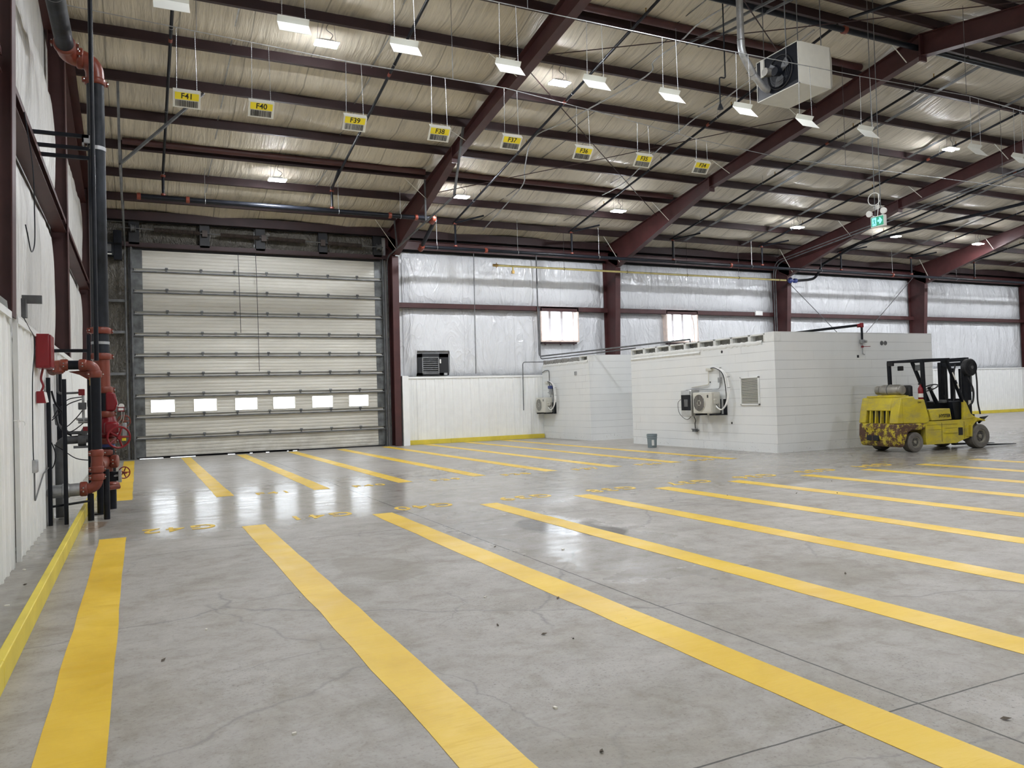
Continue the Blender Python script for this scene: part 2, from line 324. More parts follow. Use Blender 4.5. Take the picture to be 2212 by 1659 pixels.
# ------------------------------------------------------------------ mesh helpers
class MB:
    def __init__(s, T=None): s.v = []; s.f = []; s.T = T
    def add(s, vs, fs):
        k = len(s.v)
        for p in vs:
            p = Vector(p); s.v.append(s.T @ p if s.T else p)
        s.f += [tuple(i+k for i in f) for f in fs]; return s
    def box(s, x0, x1, y0, y1, z0, z1):
        return s.add([(x0,y0,z0),(x1,y0,z0),(x1,y1,z0),(x0,y1,z0),(x0,y0,z1),(x1,y0,z1),(x1,y1,z1),(x0,y1,z1)],
                     [(0,3,2,1),(4,5,6,7),(0,1,5,4),(1,2,6,5),(2,3,7,6),(3,0,4,7)])
    def bar(s, a, b, w_, h_, upv=(0, 0, 1)):
        a = Vector(a); b = Vector(b); d = (b-a).normalized(); u = Vector(upv)
        if abs(d.dot(u)) > 0.98: u = Vector((0, 1, 0))
        x = d.cross(u).normalized()*(w_/2); y = x.cross(d).normalized()*(h_/2)
        vs = [p+q for p in (a, b) for q in (-x-y, x-y, x+y, -x+y)]
        return s.add(vs, [(0,1,2,3),(7,6,5,4),(0,4,5,1),(1,5,6,2),(2,6,7,3),(3,7,4,0)])
    def prism(s, poly, ext):
        ext = Vector(ext); n = len(poly); vs = [Vector(p) for p in poly]
        c = sum(vs, Vector())/n; nn = Vector()
        for i in range(n): nn += (vs[i]-c).cross(vs[(i+1) % n]-c)
        if nn.dot(ext) > 0: vs = vs[::-1]
        vs = vs + [p+ext for p in vs]
        return s.add(vs, [tuple(range(n)), tuple(range(2*n-1, n-1, -1))]+[(i, i+n, (i+1) % n+n, (i+1) % n) for i in range(n)])
    def tube(s, pts, r, n=12, cap=True):
        pts = [Vector(p) for p in pts]; rr = r if isinstance(r, (list, tuple)) else [r]*len(pts)
        vs = []; prev = None
        for i, p in enumerate(pts):
            d = (pts[min(i+1, len(pts)-1)]-pts[max(i-1, 0)]).normalized()
            if prev is None:
                u = Vector((0, 0, 1)) if abs(d.z) < 0.9 else Vector((1, 0, 0)); u = (u-d*u.dot(d)).normalized()
            else: u = (prev-d*prev.dot(d)).normalized()
            prev = u; q = d.cross(u)
            for k in range(n):
                a = 2*math.pi*k/n; vs.append(p+(u*math.cos(a)+q*math.sin(a))*rr[i])
        fs = [(i*n+k, i*n+(k+1) % n, (i+1)*n+(k+1) % n, (i+1)*n+k) for i in range(len(pts)-1) for k in range(n)]
        if cap: fs += [tuple(range(n-1, -1, -1)), tuple(range((len(pts)-1)*n, len(pts)*n))]
        return s.add(vs, fs)
    def lathe(s, o, d, prof, n=24):
        o = Vector(o); d = Vector(d).normalized(); pts = []; rr = []
        u = Vector((0, 0, 1)) if abs(d.z) < 0.9 else Vector((1, 0, 0)); u = (u-d*u.dot(d)).normalized(); q = d.cross(u)
        vs = []
        for t_, r in prof:
            for k in range(n):
                a = 2*math.pi*k/n; vs.append(o+d*t_+(u*math.cos(a)+q*math.sin(a))*max(r, 1e-4))
        fs = [(i*n+k, i*n+(k+1) % n, (i+1)*n+(k+1) % n, (i+1)*n+k) for i in range(len(prof)-1) for k in range(n)]
        fs += [tuple(range(n-1, -1, -1)), tuple(range((len(prof)-1)*n, len(prof)*n))]
        return s.add(vs, fs)
    def torus(s, o, d, R, r, n=28, m=10, a0=0, a1=360):
        o = Vector(o); d = Vector(d).normalized(); u = Vector((0, 0, 1)) if abs(d.z) < 0.9 else Vector((1, 0, 0))
        u = (u-d*u.dot(d)).normalized(); q = d.cross(u)
        full = a1-a0 >= 360
        pts = [o+(u*math.cos(math.radians(a0+(a1-a0)*k/n))+q*math.sin(math.radians(a0+(a1-a0)*k/n)))*R for k in range(n+1)]
        return s.tube(pts, r, m, not full)
    def build(s, name, m, parent=None, smooth=35, bevel=0.0, loc=None):
        me = bpy.data.meshes.new(name)
        if not s.v: s.v = [Vector((0, 0, 0))]
        if parent is not None: o_ = parent_origin(parent)
        elif loc is not None: o_ = Vector(loc)
        else:
            xs = [p.x for p in s.v]; ys = [p.y for p in s.v]; zs = [p.z for p in s.v]
            o_ = Vector(((min(xs)+max(xs))/2, (min(ys)+max(ys))/2, min(zs)))
        me.from_pydata([p-o_ for p in s.v], [], s.f); me.update()
        me.materials.append(M[m] if isinstance(m, str) else m)
        if smooth:
            me.polygons.foreach_set('use_smooth', [True]*len(me.polygons)); me.set_sharp_from_angle(angle=math.radians(smooth))
        ob = bpy.data.objects.new(name, me); C.objects.link(ob)
        if parent is not None: ob.parent = parent
        else: ob.location = o_
        ob['_o'] = tuple(o_)
        if bevel:
            bv = ob.modifiers.new('bevel', 'BEVEL'); bv.width = bevel; bv.segments = 2; bv.limit_method = 'ANGLE'
        return ob
def parent_origin(p): return Vector(p['_o'])
def tag(o, label=None, cat=None, group=None, kind=None):
    if label: o['label'] = label
    if cat: o['category'] = cat
    if group: o['group'] = group
    if kind: o['kind'] = kind
    return o
def empty(name, loc, label=None, cat=None, group=None, kind=None):
    o = bpy.data.objects.new(name, None); C.objects.link(o); o.location = loc; o['_o'] = tuple(loc)
    o.empty_display_size = 0.1
    return tag(o, label, cat, group, kind)
def struct(o): o['kind'] = 'structure'; return o
def copy_tree(o, parent=None):
    c = o.copy(); C.objects.link(c); c.parent = parent
    if parent is not None: c.matrix_parent_inverse = o.matrix_parent_inverse.copy()
    for ch in list(o.children): copy_tree(ch, c)
    return c
def arc(c, a, b, n=8):
    """quarter bend: from c+a to c+b"""
    c, a, b = Vector(c), Vector(a), Vector(b)
    return [c+a*math.cos(t)+b*math.sin(t) for t in [math.pi/2*k/n for k in range(n+1)]]
def bend(p0, corner, p1, r, n=6):
    p0, co, p1 = Vector(p0), Vector(corner), Vector(p1)
    a = (p0-co).normalized()*r; b = (p1-co).normalized()*r
    out = []
    for k in range(n+1):
        t = k/n; out.append((co+a)*(1-t)**2+co*2*t*(1-t)+(co+b)*t*t)
    return out
def spline(pts, n=8):
    pts = [Vector(p) for p in pts]; out = []
    P = [pts[0]]+pts+[pts[-1]]
    for i in range(1, len(P)-2):
        for k in range(n):
            t = k/n; a, b, c, d = P[i-1], P[i], P[i+1], P[i+2]
            out.append(0.5*((2*b)+(c-a)*t+(2*a-5*b+4*c-d)*t*t+(3*b-a-3*c+d)*t**3))
    out.append(pts[-1]); return out
def letters(txt, size, mat_, origin, xdir, ydir, name, parent=None, thick=0.002, loc=None, sx=1.0, align='CENTER', bold=0.012, track=1.0):
    """raised lettering as a mesh, centred on origin"""
    cu = bpy.data.curves.new(name, 'FONT'); cu.body = txt; cu.size = size; cu.extrude = thick
    cu.space_character = track; cu.align_x = align; cu.align_y = 'CENTER'; cu.offset = size*bold
    tmp = bpy.data.objects.new('tmp', cu); C.objects.link(tmp)
    dg = bpy.context.evaluated_depsgraph_get(); dg.update()
    me = bpy.data.meshes.new_from_object(tmp.evaluated_get(dg))
    bpy.data.objects.remove(tmp); bpy.data.curves.remove(cu)
    xd, yd = Vector(xdir).normalized(), Vector(ydir).normalized(); zd = xd.cross(yd)
    mb = MB(); mb.v = [Vector(origin)+xd*v.co.x*sx+yd*v.co.y+zd*v.co.z for v in me.vertices]
    mb.f = [tuple(p.vertices) for p in me.polygons]
    bpy.data.meshes.remove(me)
    return mb.build(name, mat_, parent, smooth=0, loc=loc)

# ------------------------------------------------------------------ setting
YB = 23.7; XL = -1.0; YF = -1.9; XR = 47.2
RIDGE = 11.0; SL = 0.175
def zp(y):      # underside of the purlins
    return 10.7675-SL*y if y >= RIDGE else 10.7675-SL*(2*RIDGE-y)
FR = [7.2+8*k for k in range(6)]
fl = MB(); fl.box(XL-0.35, XR+.3, YF-.3, YB+.15, -0.2, 0.0)
struct(fl.build('floor', 'concrete', smooth=0))
g = MB(); g.box(-14, 62, YB+.16, 60, -0.22, -0.04); struct(g.build('ground_outside', 'ground', smooth=0))

# roof liner: sags between purlins
PUR = [22.6-1.41*i for i in range(9)]
PURF = [2*RIDGE-y for y in PUR]
def liner_z(x, y):
    yy = y if y >= RIDGE else 2*RIDGE-y
    ph = ((22.6-yy)/1.41) % 1.0
    sag = 0.15*min(ph/.42, (1-ph)/.58)**.8*(0.85+0.3*math.sin(x*1.7+math.floor((22.6-yy)/1.41)*2.1))
    return zp(y)+0.235-sag
rl = MB(); xs = [XL-.35+i*0.4 for i in range(int((XR+.3-XL+.35)/0.4)+2)]; ys = []
y = YF-.3
while y < YB+.2: ys.append(y); y += 0.117
ys.append(YB+.2)
vs = [(x, y, liner_z(x, y)+0.012*math.sin(x*5.3+y*1.3)*math.sin(y*4.1)) for y in ys for x in xs]
nx = len(xs)
rl.add(vs, [(j*nx+i, (j+1)*nx+i, (j+1)*nx+i+1, j*nx+i+1) for j in range(len(ys)-1) for i in range(nx-1)])
struct(rl.build('ceiling', 'roof_liner', smooth=60))
# roof deck over the liner
rd = MB()
rd.prism([(XL-.4, YF-.4, zp(YF-.4)+.42), (XL-.4, RIDGE, zp(RIDGE)+.42), (XL-.4, YB+.3, zp(YB+.3)+.42), (XL-.4, YB+.3, zp(YB+.3)+.34), (XL-.4, RIDGE, zp(RIDGE)+.34), (XL-.4, YF-.4, zp(YF-.4)+.34)], (XR-XL+.8, 0, 0))
struct(rd.build('ceiling_deck', 'galv_dull', smooth=0))

def wall_grid(name, m, axis, c, u0, u1, z0, z1, bulge, sgn, step=0.14, seed=0, holes=()):
    """puffed liner sheet between framing; axis 'x': runs along X at y=c, axis 'y': runs along Y at x=c"""
    rs = random.Random(seed); ph = [rs.uniform(0, 6.28) for _ in range(6)]
    mb = MB(); nu = max(2, int((u1-u0)/step)); nz = max(2, int((z1-z0)/step))
    us = [u0+(u1-u0)*i/nu for i in range(nu+1)]; zs = [z0+(z1-z0)*j/nz for j in range(nz+1)]
    vs = []
    for z in zs:
        for u in us:
            e = min(1, (u-u0)/0.35, (u1-u)/0.35); k = (z-z0)/(z1-z0)
            b_ = bulge*max(0, e)**.5*(4*k*(1-k))**.4
            b_ += 0.012*math.sin(u*5+ph[0]+z)*math.sin(u*2.3+ph[1])+0.008*math.sin(u*11+ph[2]+2*math.sin(z*2+ph[3]))
            d = c+sgn*b_
            vs.append((u, d, z) if axis == 'x' else (d, u, z))
    n1 = nu+1; fs = []
    for j in range(nz):
        for i in range(nu):
            um = (us[i]+us[i+1])/2; zm = (zs[j]+zs[j+1])/2
            if any(a < um < b and cc < zm < d for a, b, cc, d in holes): continue
            fs.append((j*n1+i, j*n1+i+1, (j+1)*n1+i+1, (j+1)*n1+i))
    mb.add(vs, fs); return mb.build(name, m, smooth=50)

# back wall: solid shell behind the liner, with real openings
WIN = [(12.45, 13.85, 3.30, 4.40), (17.69, 19.05, 3.30, 4.40)]
LOUV = (8.06, 9.06, 2.2, 2.86)
bw = MB()
def wall_x(mb, x0, x1, z0, z1, y0, y1, holes):
    cx = sorted({x0, x1, *[h[0] for h in holes], *[h[1] for h in holes]}); cz = sorted({z0, z1, *[h[2] for h in holes], *[h[3] for h in holes]})
    for i in range(len(cx)-1):
        for j in range(len(cz)-1):
            a, b_ = (cx[i]+cx[i+1])/2, (cz[j]+cz[j+1])/2
            if any(h[0] < a < h[1] and h[2] < b_ < h[3] for h in holes): continue
            mb.box(cx[i], cx[i+1], y0, y1, cz[j], cz[j+1])
DOORHOLE = (0.0, 6.88, 0.0, 5.78)
wall_x(bw, XL-.35, XR+.3, 0, 6.95, YB+.06, YB+.14, [DOORHOLE]+WIN)
struct(bw.build('wall_back', 'wall_liner', smooth=0))
lw = MB()
lw.prism([(XL-.30, YF-.3, -.1), (XL-.30, YB+.14, -.1), (XL-.30, YB+.14, zp(YB)+.4), (XL-.30, RIDGE, zp(RIDGE)+.4), (XL-.30, YF-.3, zp(YF)+.4)], (-.08, 0, 0))
struct(lw.build('wall_left', 'wall_liner_left', smooth=0))
lw = MB()
lw.prism([(XR+.2, YF-.3, -.1), (XR+.2, YB+.14, -.1), (XR+.2, YB+.14, zp(YB)+.4), (XR+.2, RIDGE, zp(RIDGE)+.4), (XR+.2, YF-.3, zp(YF)+.4)], (.08, 0, 0))
struct(lw.build('wall_right', 'wall_liner_left', smooth=0))
lw = MB(); lw.box(XL-.38, XR+.3, YF-.3, YF-.2, 0, zp(YF)+.4)
struct(lw.build('wall_front', 'wall_liner_left', smooth=0))

# liner sheets on the back wall, bay by bay, above and below the girt
lo, hi = 2.15, 4.30
bays = [(7.62, 15.0), (15.3, 23.05), (23.35, 31.05), (31.35, 39.05), (39.35, 47.0)]
for k, (a, b_) in enumerate(bays):
    hs = [(h[0]-.02, h[1]+.02, h[2]-.06, h[3]+.1) for h in WIN]+([(8.0, 9.12, 2.1, 2.92)] if k == 0 else [])
    struct(wall_grid('wall_back_lower_liner', 'wall_liner', 'x', YB+.03, a, b_, lo, hi-.02, 0.10, -1, 0.1, k, hs))
    struct(wall_grid('wall_back_upper_liner', 'wall_liner', 'x', YB+.03, a, b_, 4.46, 6.12, 0.13, -1, 0.12, k+9))
struct(wall_grid('wall_back_lower_liner', 'liner_dirty_shaded', 'x', YB+.03, XL-.05, -0.115, 0.0, 4.6, 0.05, -1, 0.1, 20))
struct(wall_grid('wall_back_upper_liner', 'liner_dirty_shaded', 'x', YB+.03, XL-.05, -0.115, 4.6, 6.5, 0.05, -1, 0.1, 21))
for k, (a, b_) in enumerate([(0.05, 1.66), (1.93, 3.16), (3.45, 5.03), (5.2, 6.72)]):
    struct(wall_grid('wall_back_header_liner', 'liner_dirty_shaded', 'x', YB+.02, a, b_, 5.92, 6.52, 0.05, -1, 0.08, 30+k))

# left wall liner sheets between the end posts
ENDP = [8.2, 15.1, 22.0, 1.3]
for k, (a, b_) in enumerate([(8.36, 14.98), (15.25, 21.88), (22.12, 23.6), (1.45, 8.05)]):
    struct(wall_grid('wall_left_lower_liner', 'wall_liner_left', 'y', XL-.26, a, b_, 2.2, 4.32, 0.10, 1, 0.14, 40+k))
    struct(wall_grid('wall_left_upper_liner', 'wall_liner_left', 'y', XL-.26, a, b_, 4.62, 6.6, 0.13, 1, 0.14, 50+k))
# end posts: maroon wide-flange columns standing in the end wall
POSN = {8.2: 'nearest the camera on the left wall', 15.1: 'behind the red fire riser on the left wall', 22.0: 'on the left wall close to the back corner', 1.3: 'on the left wall beside the camera'}
for y in ENDP:
    mb = MB(); h = zp(y)
    mb.box(XL-.25, XL-.238, y-.12, y+.12, 0, h).box(XL-.012, XL, y-.12, y+.12, 0 if y != 8.2 else 2.3, h).box(XL-.245, XL-.005, y-.006, y+.006, 0, h)
    if y == 8.2:
        mb = MB(); mb.prism([(XL-.32, y-.006, 2.2), (XL+.025, y-.006, 2.2), (XL+.105, y-.006, h), (XL-.32, y-.006, h)], (0, .012, 0))
        mb.prism([(XL+.025, y-.12, 2.2), (XL+.105, y-.12, h), (XL+.093, y-.12, h), (XL+.013, y-.12, 2.2)], (0, .24, 0)); mb.box(XL-.33, XL-.31, y-.12, y+.12, 0, h)
    tag(mb.build('steel_post', 'maroon', bevel=.003), 'maroon wide-flange steel post '+POSN[y], 'post')
# girts along the left wall
for k, (a, b_) in enumerate([(8.33, 14.97), (15.23, 21.87), (1.43, 8.07)]):
    mb = MB(); mb.box(XL-.22, XL-.214, a, b_, 4.35, 4.57).box(XL-.22, XL-.02, a, b_, 4.565, 4.572).box(XL-.22, XL-.02, a, b_, 4.35, 4.357).box(XL-.026, XL-.02, a, b_, 4.50, 4.572)
    tag(mb.build('wall_girt', 'maroon'), 'maroon horizontal channel girt on the left wall, '+['between the first and second post', 'beyond the fire riser', 'beside the camera'][k], 'girt')

def wainscot(name, axis, c, u0, u1, z1, sgn, m='white_metal', pitch_=0.305):
    """ribbed sheet; ribs stand proud towards sgn"""
    prof = []; u = u0
    while u < u1-.001:
        for du, d in ((0, 0), (.045, 0), (.06, .018), (.095, .018), (.11, 0), (.18, 0), (.186, .005), (.196, .005), (.202, 0), (.245, 0), (.251, .005), (.261, .005), (.267, 0)):
            if u+du < u1: prof.append((u+du, d))
        u += pitch_
    prof.append((u1, 0)); vs = []
    for z in (0.0, z1):
        for u, d in prof: vs.append((u, c+sgn*d, z) if axis == 'x' else (c+sgn*d, u, z))
    n = len(prof); mb = MB(); mb.add(vs, [(i, i+1, n+i+1, n+i) for i in range(n-1)])
    # cap trim along the top
    if axis == 'x': mb.box(u0, u1, min(c, c+sgn*.03), max(c, c+sgn*.03), z1-.05, z1+.012)
    else: mb.box(min(c, c+sgn*.03), max(c, c+sgn*.03), u0, u1, z1-.05, z1+.012)
    return struct(mb.build(name, m, smooth=30))
wainscot('wall_back_wainscot', 'x', 23.50, 7.58, 12.42, 2.12, -1)
wainscot('wall_back_wainscot', 'x', 23.50, 17.6, 47.1, 2.12, -1)
wainscot('wall_left_wainscot', 'y', XL, 8.34, 23.5, 2.22, 1)
wainscot('wall_left_wainscot', 'y', XL, 1.2, 8.0, 2.22, 1)
# white folded cover around the foot of the nearest post, bent open at the top
mb = MB(); mb.prism([(XL-.23, 8.02, 0), (XL-.2, 8.02, 0), (XL-.2, 8.33, 0), (XL-.23, 8.33, 0)], (0, 0, 2.2))
mb.prism([(XL-.24, 8.02, 0), (XL+.02, 8.02, 0), (XL+.02, 8.03, 0), (XL-.24, 8.03, 0)], (0, 0, 2.05))
mb.add([(XL+.02, 8.02, 2.05), (XL+.02, 7.8, 2.3), (XL-.2, 7.86, 2.5), (XL-.24, 8.02, 2.1)], [(0, 1, 2, 3)])
struct(mb.build('trim_1', 'white_metal', smooth=0))
mb = MB(); mb.box(XL-.01, XL+.03, 8.33, 8.37, 0, 2.25); struct(mb.build('trim_2', 'white_metal', smooth=0))
mb = MB(); mb.box(7.36, 7.56, 23.12, 23.52, 0, 2.15)
struct(mb.build('trim_3', 'white_metal', smooth=0))

# yellow timber-like curbs
def curb(x0, x1, y0, y1, h, label, cuts):
    mb = MB()
    if x1-x0 > y1-y0:
        es = [x0]+cuts+[x1]
        for a, b_ in zip(es, es[1:]): mb.box(a+.002, b_-.002, y0, y1, 0, h)
    else:
        es = [y0]+cuts+[y1]
        for a, b_ in zip(es, es[1:]): mb.box(x0, x1, a+.002, b_-.002, 0, h)
    return tag(mb.build('floor_curb', 'curb', bevel=.006), label, 'curb')
curb(-0.66, -0.61, 1.0, 23.2, 0.14, 'long yellow painted curb running on the floor along the left wall', [4.55, 7.9, 11.3, 14.7, 18.1])
curb(7.45, 12.38, 23.36, 23.46, 0.14, 'yellow painted curb at the foot of the white wainscot right of the overhead door', [9.0, 10.7])
curb(17.8, 46.9, 23.30, 23.40, 0.14, 'yellow painted curb at the foot of the wainscot behind the forklift', [22, 26, 30, 34, 38, 42])

# ------------------------------------------------------------------ steel frames
FN = ['beside the right edge of the overhead door', 'between the two small windows', 'behind the near block room', 'behind the parked forklift', 'near the far right end of the back wall', 'at the far right end of the building']
FL_ = ['nearest the left wall, rising from beside the overhead door', 'second from the left wall, passing under the unit heater', 'third from the left wall, behind the hanging exit sign', 'fourth from the left wall, lit by a lamp', 'fifth from the left wall', 'last before the far right end']
def flange(mb, a, b_, x, w_, th):
    a, b_ = Vector((x, *a)), Vector((x, *b_)); d = (b_-a).normalized(); n = Vector((1, 0, 0)).cross(d)*th/2
    mb.prism([a-n, b_-n, b_+n, a+n], (w_, 0, 0))
for i, X in enumerate(FR):
    yo = YB-.02
    mb = MB()
    # column web tapers with height
    colp = [(X-.005, yo, 0), (X-.005, 23.20, 0), (X-.005, 22.86, 5.82), (X-.005, 22.86, 6.3), (X-.005, yo, 6.6)]
    if i == 0: colp = [(X-.005+.0, yo, 0), (X-.005, 23.15, 0), (X-.005, 23.0, 5.82), (X-.005, 22.9, 6.3), (X-.005, yo, 6.6)]
    mb.prism(colp, (.01, 0, 0))
    flange(mb, (colp[1][1], 0), (colp[2][1], 5.82), X-.1, .2, .014)
    flange(mb, (yo, 0), (yo, 6.6), X-.1, .2, .014)
    tag(mb.build('steel_column', 'maroon'), 'tapered maroon steel column '+FN[i], 'column')
    mb = MB(); kb = (22.88, 5.84)
    pts = [(yo, zp(YB)-.02), (yo, 6.25), kb, (17.85, 7.32), (11.0, 8.36), (4.15, 7.32), (-.88, 5.84), (YF+.02, 6.25), (YF+.02, zp(YF)-.02), (11.0, zp(11)-.02)]
    mb.prism([(X-.005, *p) for p in pts], (.01, 0, 0))
    for a, b_ in zip(pts[2:6], pts[3:7]): flange(mb, a, b_, X-.1, .2, .014)
    flange(mb, pts[0], pts[9], X-.1, .2, .012); flange(mb, pts[9], pts[8], X-.1, .2, .012)
    flange(mb, (yo, 6.25), kb, X-.1, .2, .02)
    # splice plates
    for yy, zb in ((17.85, 7.30), (11.0, 8.34)):
        mb.box(X-.1, X+.1, yy-.02, yy+.02, zb-.09, zp(yy)-.02)
    tag(mb.build('steel_rafter', 'maroon'), 'maroon tapered steel rafter '+FL_[i], 'rafter')
# front columns (behind the camera)
for i, X in enumerate(FR):
    mb = MB(); mb.prism([(X-.005, YF+.02, 0), (X-.005, YF+.5, 0), (X-.005, -.86, 5.82), (X-.005, YF+.02, 6.6)], (.01, 0, 0))
    flange(mb, (YF+.5, 0), (-.86, 5.82), X-.1, .2, .014)
    tag(mb.build('steel_column', 'maroon'), 'tapered maroon steel column on the wall behind the camera', 'column', 'columns behind the camera')
# end rafter on the left wall
mb = MB()
for a, b_ in ((YF, 11.0), (11.0, YB)):
    z0, z1 = zp(a), zp(b_)
    mb.prism([(XL-.25, a, z0-.36), (XL-.25, b_, z1-.36), (XL-.25, b_, z1-.02), (XL-.25, a, z0-.02)], (.01, 0, 0))
    mb.prism([(XL-.30, a, z0-.38), (XL-.30, b_, z1-.38), (XL-.30, b_, z1-.36), (XL-.30, a, z0-.36)], (.24, 0, 0))
    mb.prism([(XL-.10, a, z0-.03), (XL-.10, b_, z1-.03), (XL-.10, b_, z1-.01), (XL-.10, a, z0-.01)], (.16, 0, 0))
tag(mb.build('end_rafter', 'maroon'), 'maroon end rafter running up the slope against the left wall', 'rafter')

ORD = ['first', 'second', 'third', 'fourth', 'fifth', 'sixth', 'seventh', 'eighth', 'ninth']
def purlin(y, label, group=None):
    s = 1 if y >= RIDGE else -1
    z = zp(y); mb = MB(); x0, x1 = XL-.25, XR
    # Z section: lower lip towards the camera side, web, upper flange
    mb.box(x0, x1, y-.004, y+.004, z, z+.215)
    mb.box(x0, x1, y-.075, y, z, z+.008); mb.box(x0, x1, y, y+.075, z+.208, z+.216)
    mb.box(x0, x1, y-.079, y-.073, z, z+.03)
    return tag(mb.build('roof_purlin', 'maroon_dark', smooth=0), label, 'purlin', group)
for i, y in enumerate(PUR): purlin(y, 'dark maroon Z-shaped roof purlin, '+ORD[i]+' in from the eave of the back wall')
for i, y in enumerate(PURF): purlin(y, 'dark maroon Z-shaped roof purlin on the near roof slope, '+ORD[8-i]+' after the ridge')
# eave strut and eave beam along the back wall
mb = MB(); z = 6.60
mb.box(XL-.2, XR, 23.42, 23.43, 6.50, 6.76).box(XL-.2, XR, 23.34, 23.43, 6.50, 6.51).box(XL-.2, XR, 23.43, 23.6, 6.75, 6.76)
tag(mb.build('eave_strut', 'maroon_dark', smooth=0), 'maroon eave strut running along the very top of the back wall', 'beam')
mb = MB(); mb.box(7.4, 47, 23.46, 23.47, 6.14, 6.42).box(7.4, 47, 23.38, 23.47, 6.14, 6.15).box(7.4, 47, 23.38, 23.47, 6.41, 6.42)
tag(mb.build('eave_girt', 'maroon', smooth=0), 'maroon girt just below the eave, above the wall liner', 'girt')
# dark strip closing the gap between liner and eave
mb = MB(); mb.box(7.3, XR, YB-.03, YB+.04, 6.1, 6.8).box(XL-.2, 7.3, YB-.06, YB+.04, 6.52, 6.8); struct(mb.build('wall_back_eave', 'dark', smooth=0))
# strut purlins (tubes) doubled beside certain purlins
for x0, x1, y, lab in ((-.2, 7.0, 19.55, 'above the overhead door, in the bay by the left wall'), (7.35, 15.05, 19.5, 'in the unit heater bay, low on the slope'), (7.35, 15.05, 12.45, 'in the unit heater bay, high on the slope')):
    mb = MB(); mb.tube([(x0, y, zp(y)+.09), (x1, y, zp(y)+.09)], .075, 14)
    tag(mb.build('strut_tube', 'maroon'), 'maroon round strut tube '+lab, 'strut')
# wall girts on the back wall
for k, (a, b_) in enumerate([(7.3, 15.1), (15.3, 23.1), (23.3, 31.1), (31.3, 39.1), (39.3, 47)]):
    mb = MB(); mb.box(a, b_, 23.44, 23.448, 4.30, 4.46).box(a, b_, 23.44, 23.6, 4.452, 4.46).box(a, b_, 23.44, 23.6, 4.30, 4.308)
    tag(mb.build('wall_girt', 'maroon', smooth=0), 'maroon girt across the back wall, '+['over the first small window', 'over the second small window', 'behind the block room', 'behind the forklift', 'at the far right'][k], 'girt')
for z, nm in ((4.28, 'upper'), (3.43, 'middle'), (2.3, 'lower'), (1.35, 'lowest')):
    tag(MB().box(XL-.1, -.2, 23.52, 23.6, z, z+.07).build('wall_girt', 'galv_dull', smooth=0), 'short grey girt in the dirty corner left of the overhead door, %s of four' % nm, 'girt')
# sag straps between purlins at the third points of each bay
BAYS = [(-1.0, 7.2)]+[(7.2+8*k, 15.2+8*k) for k in range(4)]
for bi, (a, b_) in enumerate(BAYS):
    for f in (1/3, 2/3):
        x = a+(b_-a)*f; mb = MB()
        for y0, y1 in zip(PUR, PUR[1:]):
            if bi < 2: mb.bar((x, y0-.01, zp(y0)+.19), (x, y1+.01, zp(y1)+.02), .025, .005)
            else: mb.bar((x, y0, zp(y0)+.015), (x, y1, zp(y1)+.015), .13, .006)
        nm = ['the bay by the left wall', 'the bay with the unit heater', 'the third bay', 'the fourth bay', 'the fifth bay'][bi]
        tag(mb.build('sag_strap', 'galv_dull' if bi else 'galv', smooth=0), ('left' if f < .5 else 'right')+' grey sag strap line up the roof slope in '+nm, 'strap')
# flange braces: pale rods from purlins down to the rafter flange
for i, X in enumerate(FR[:4]):
    for j, y in enumerate(PUR):
        if j % 2: continue
        zb = 8.36-(y-11)*0.1518 if y < 17.85 else 7.32-(y-17.85)*0.294
        mb = MB(); mb.bar((X-.72, y, zp(y)+.01), (X-.09, y, zb+.03), .022, .006)
        tag(mb.build('flange_brace', 'lpwhite', smooth=0), 'pale flange brace at the %s rafter from the left wall, %s purlin in' % (ORD[i], ORD[j]), 'brace')
# roof rod bracing
for x0, y0, x1, y1, lab in ((7.35, 20.4, 15.1, 14.2, 'falling right, low down'), (7.35, 14.2, 15.1, 20.4, 'rising right, low down'), (7.35, 13.8, 15.1, 8.0, 'falling right, across the ridge'), (7.35, 9.0, 15.1, 13.8, 'rising right, up to the ridge')):
    mb = MB(); mb.tube([(x0, y0, zp(y0)-.12), (((x0+x1)/2), (y0+y1)/2, (zp(y0)+zp(y1))/2-.14), (x1, y1, zp(y1)-.12)], .011, 6)
    tag(mb.build('brace_rod', 'maroon_dark'), 'thin dark brace rod in the unit heater bay, '+lab, 'rod')
for a, b_, lab in (((23.35, 23.3, 5.85), (30.9, 23.3, 0.1), 'sloping down to the right'), ((31.0, 23.3, 6.2), (23.4, 23.3, 0.1), 'sloping down to the left')):
    mb = MB(); mb.tube([a, b_], .016, 6)
    tag(mb.build('brace_rod', 'galv_dull'), 'dark wall brace rod above the block room, '+lab, 'rod')

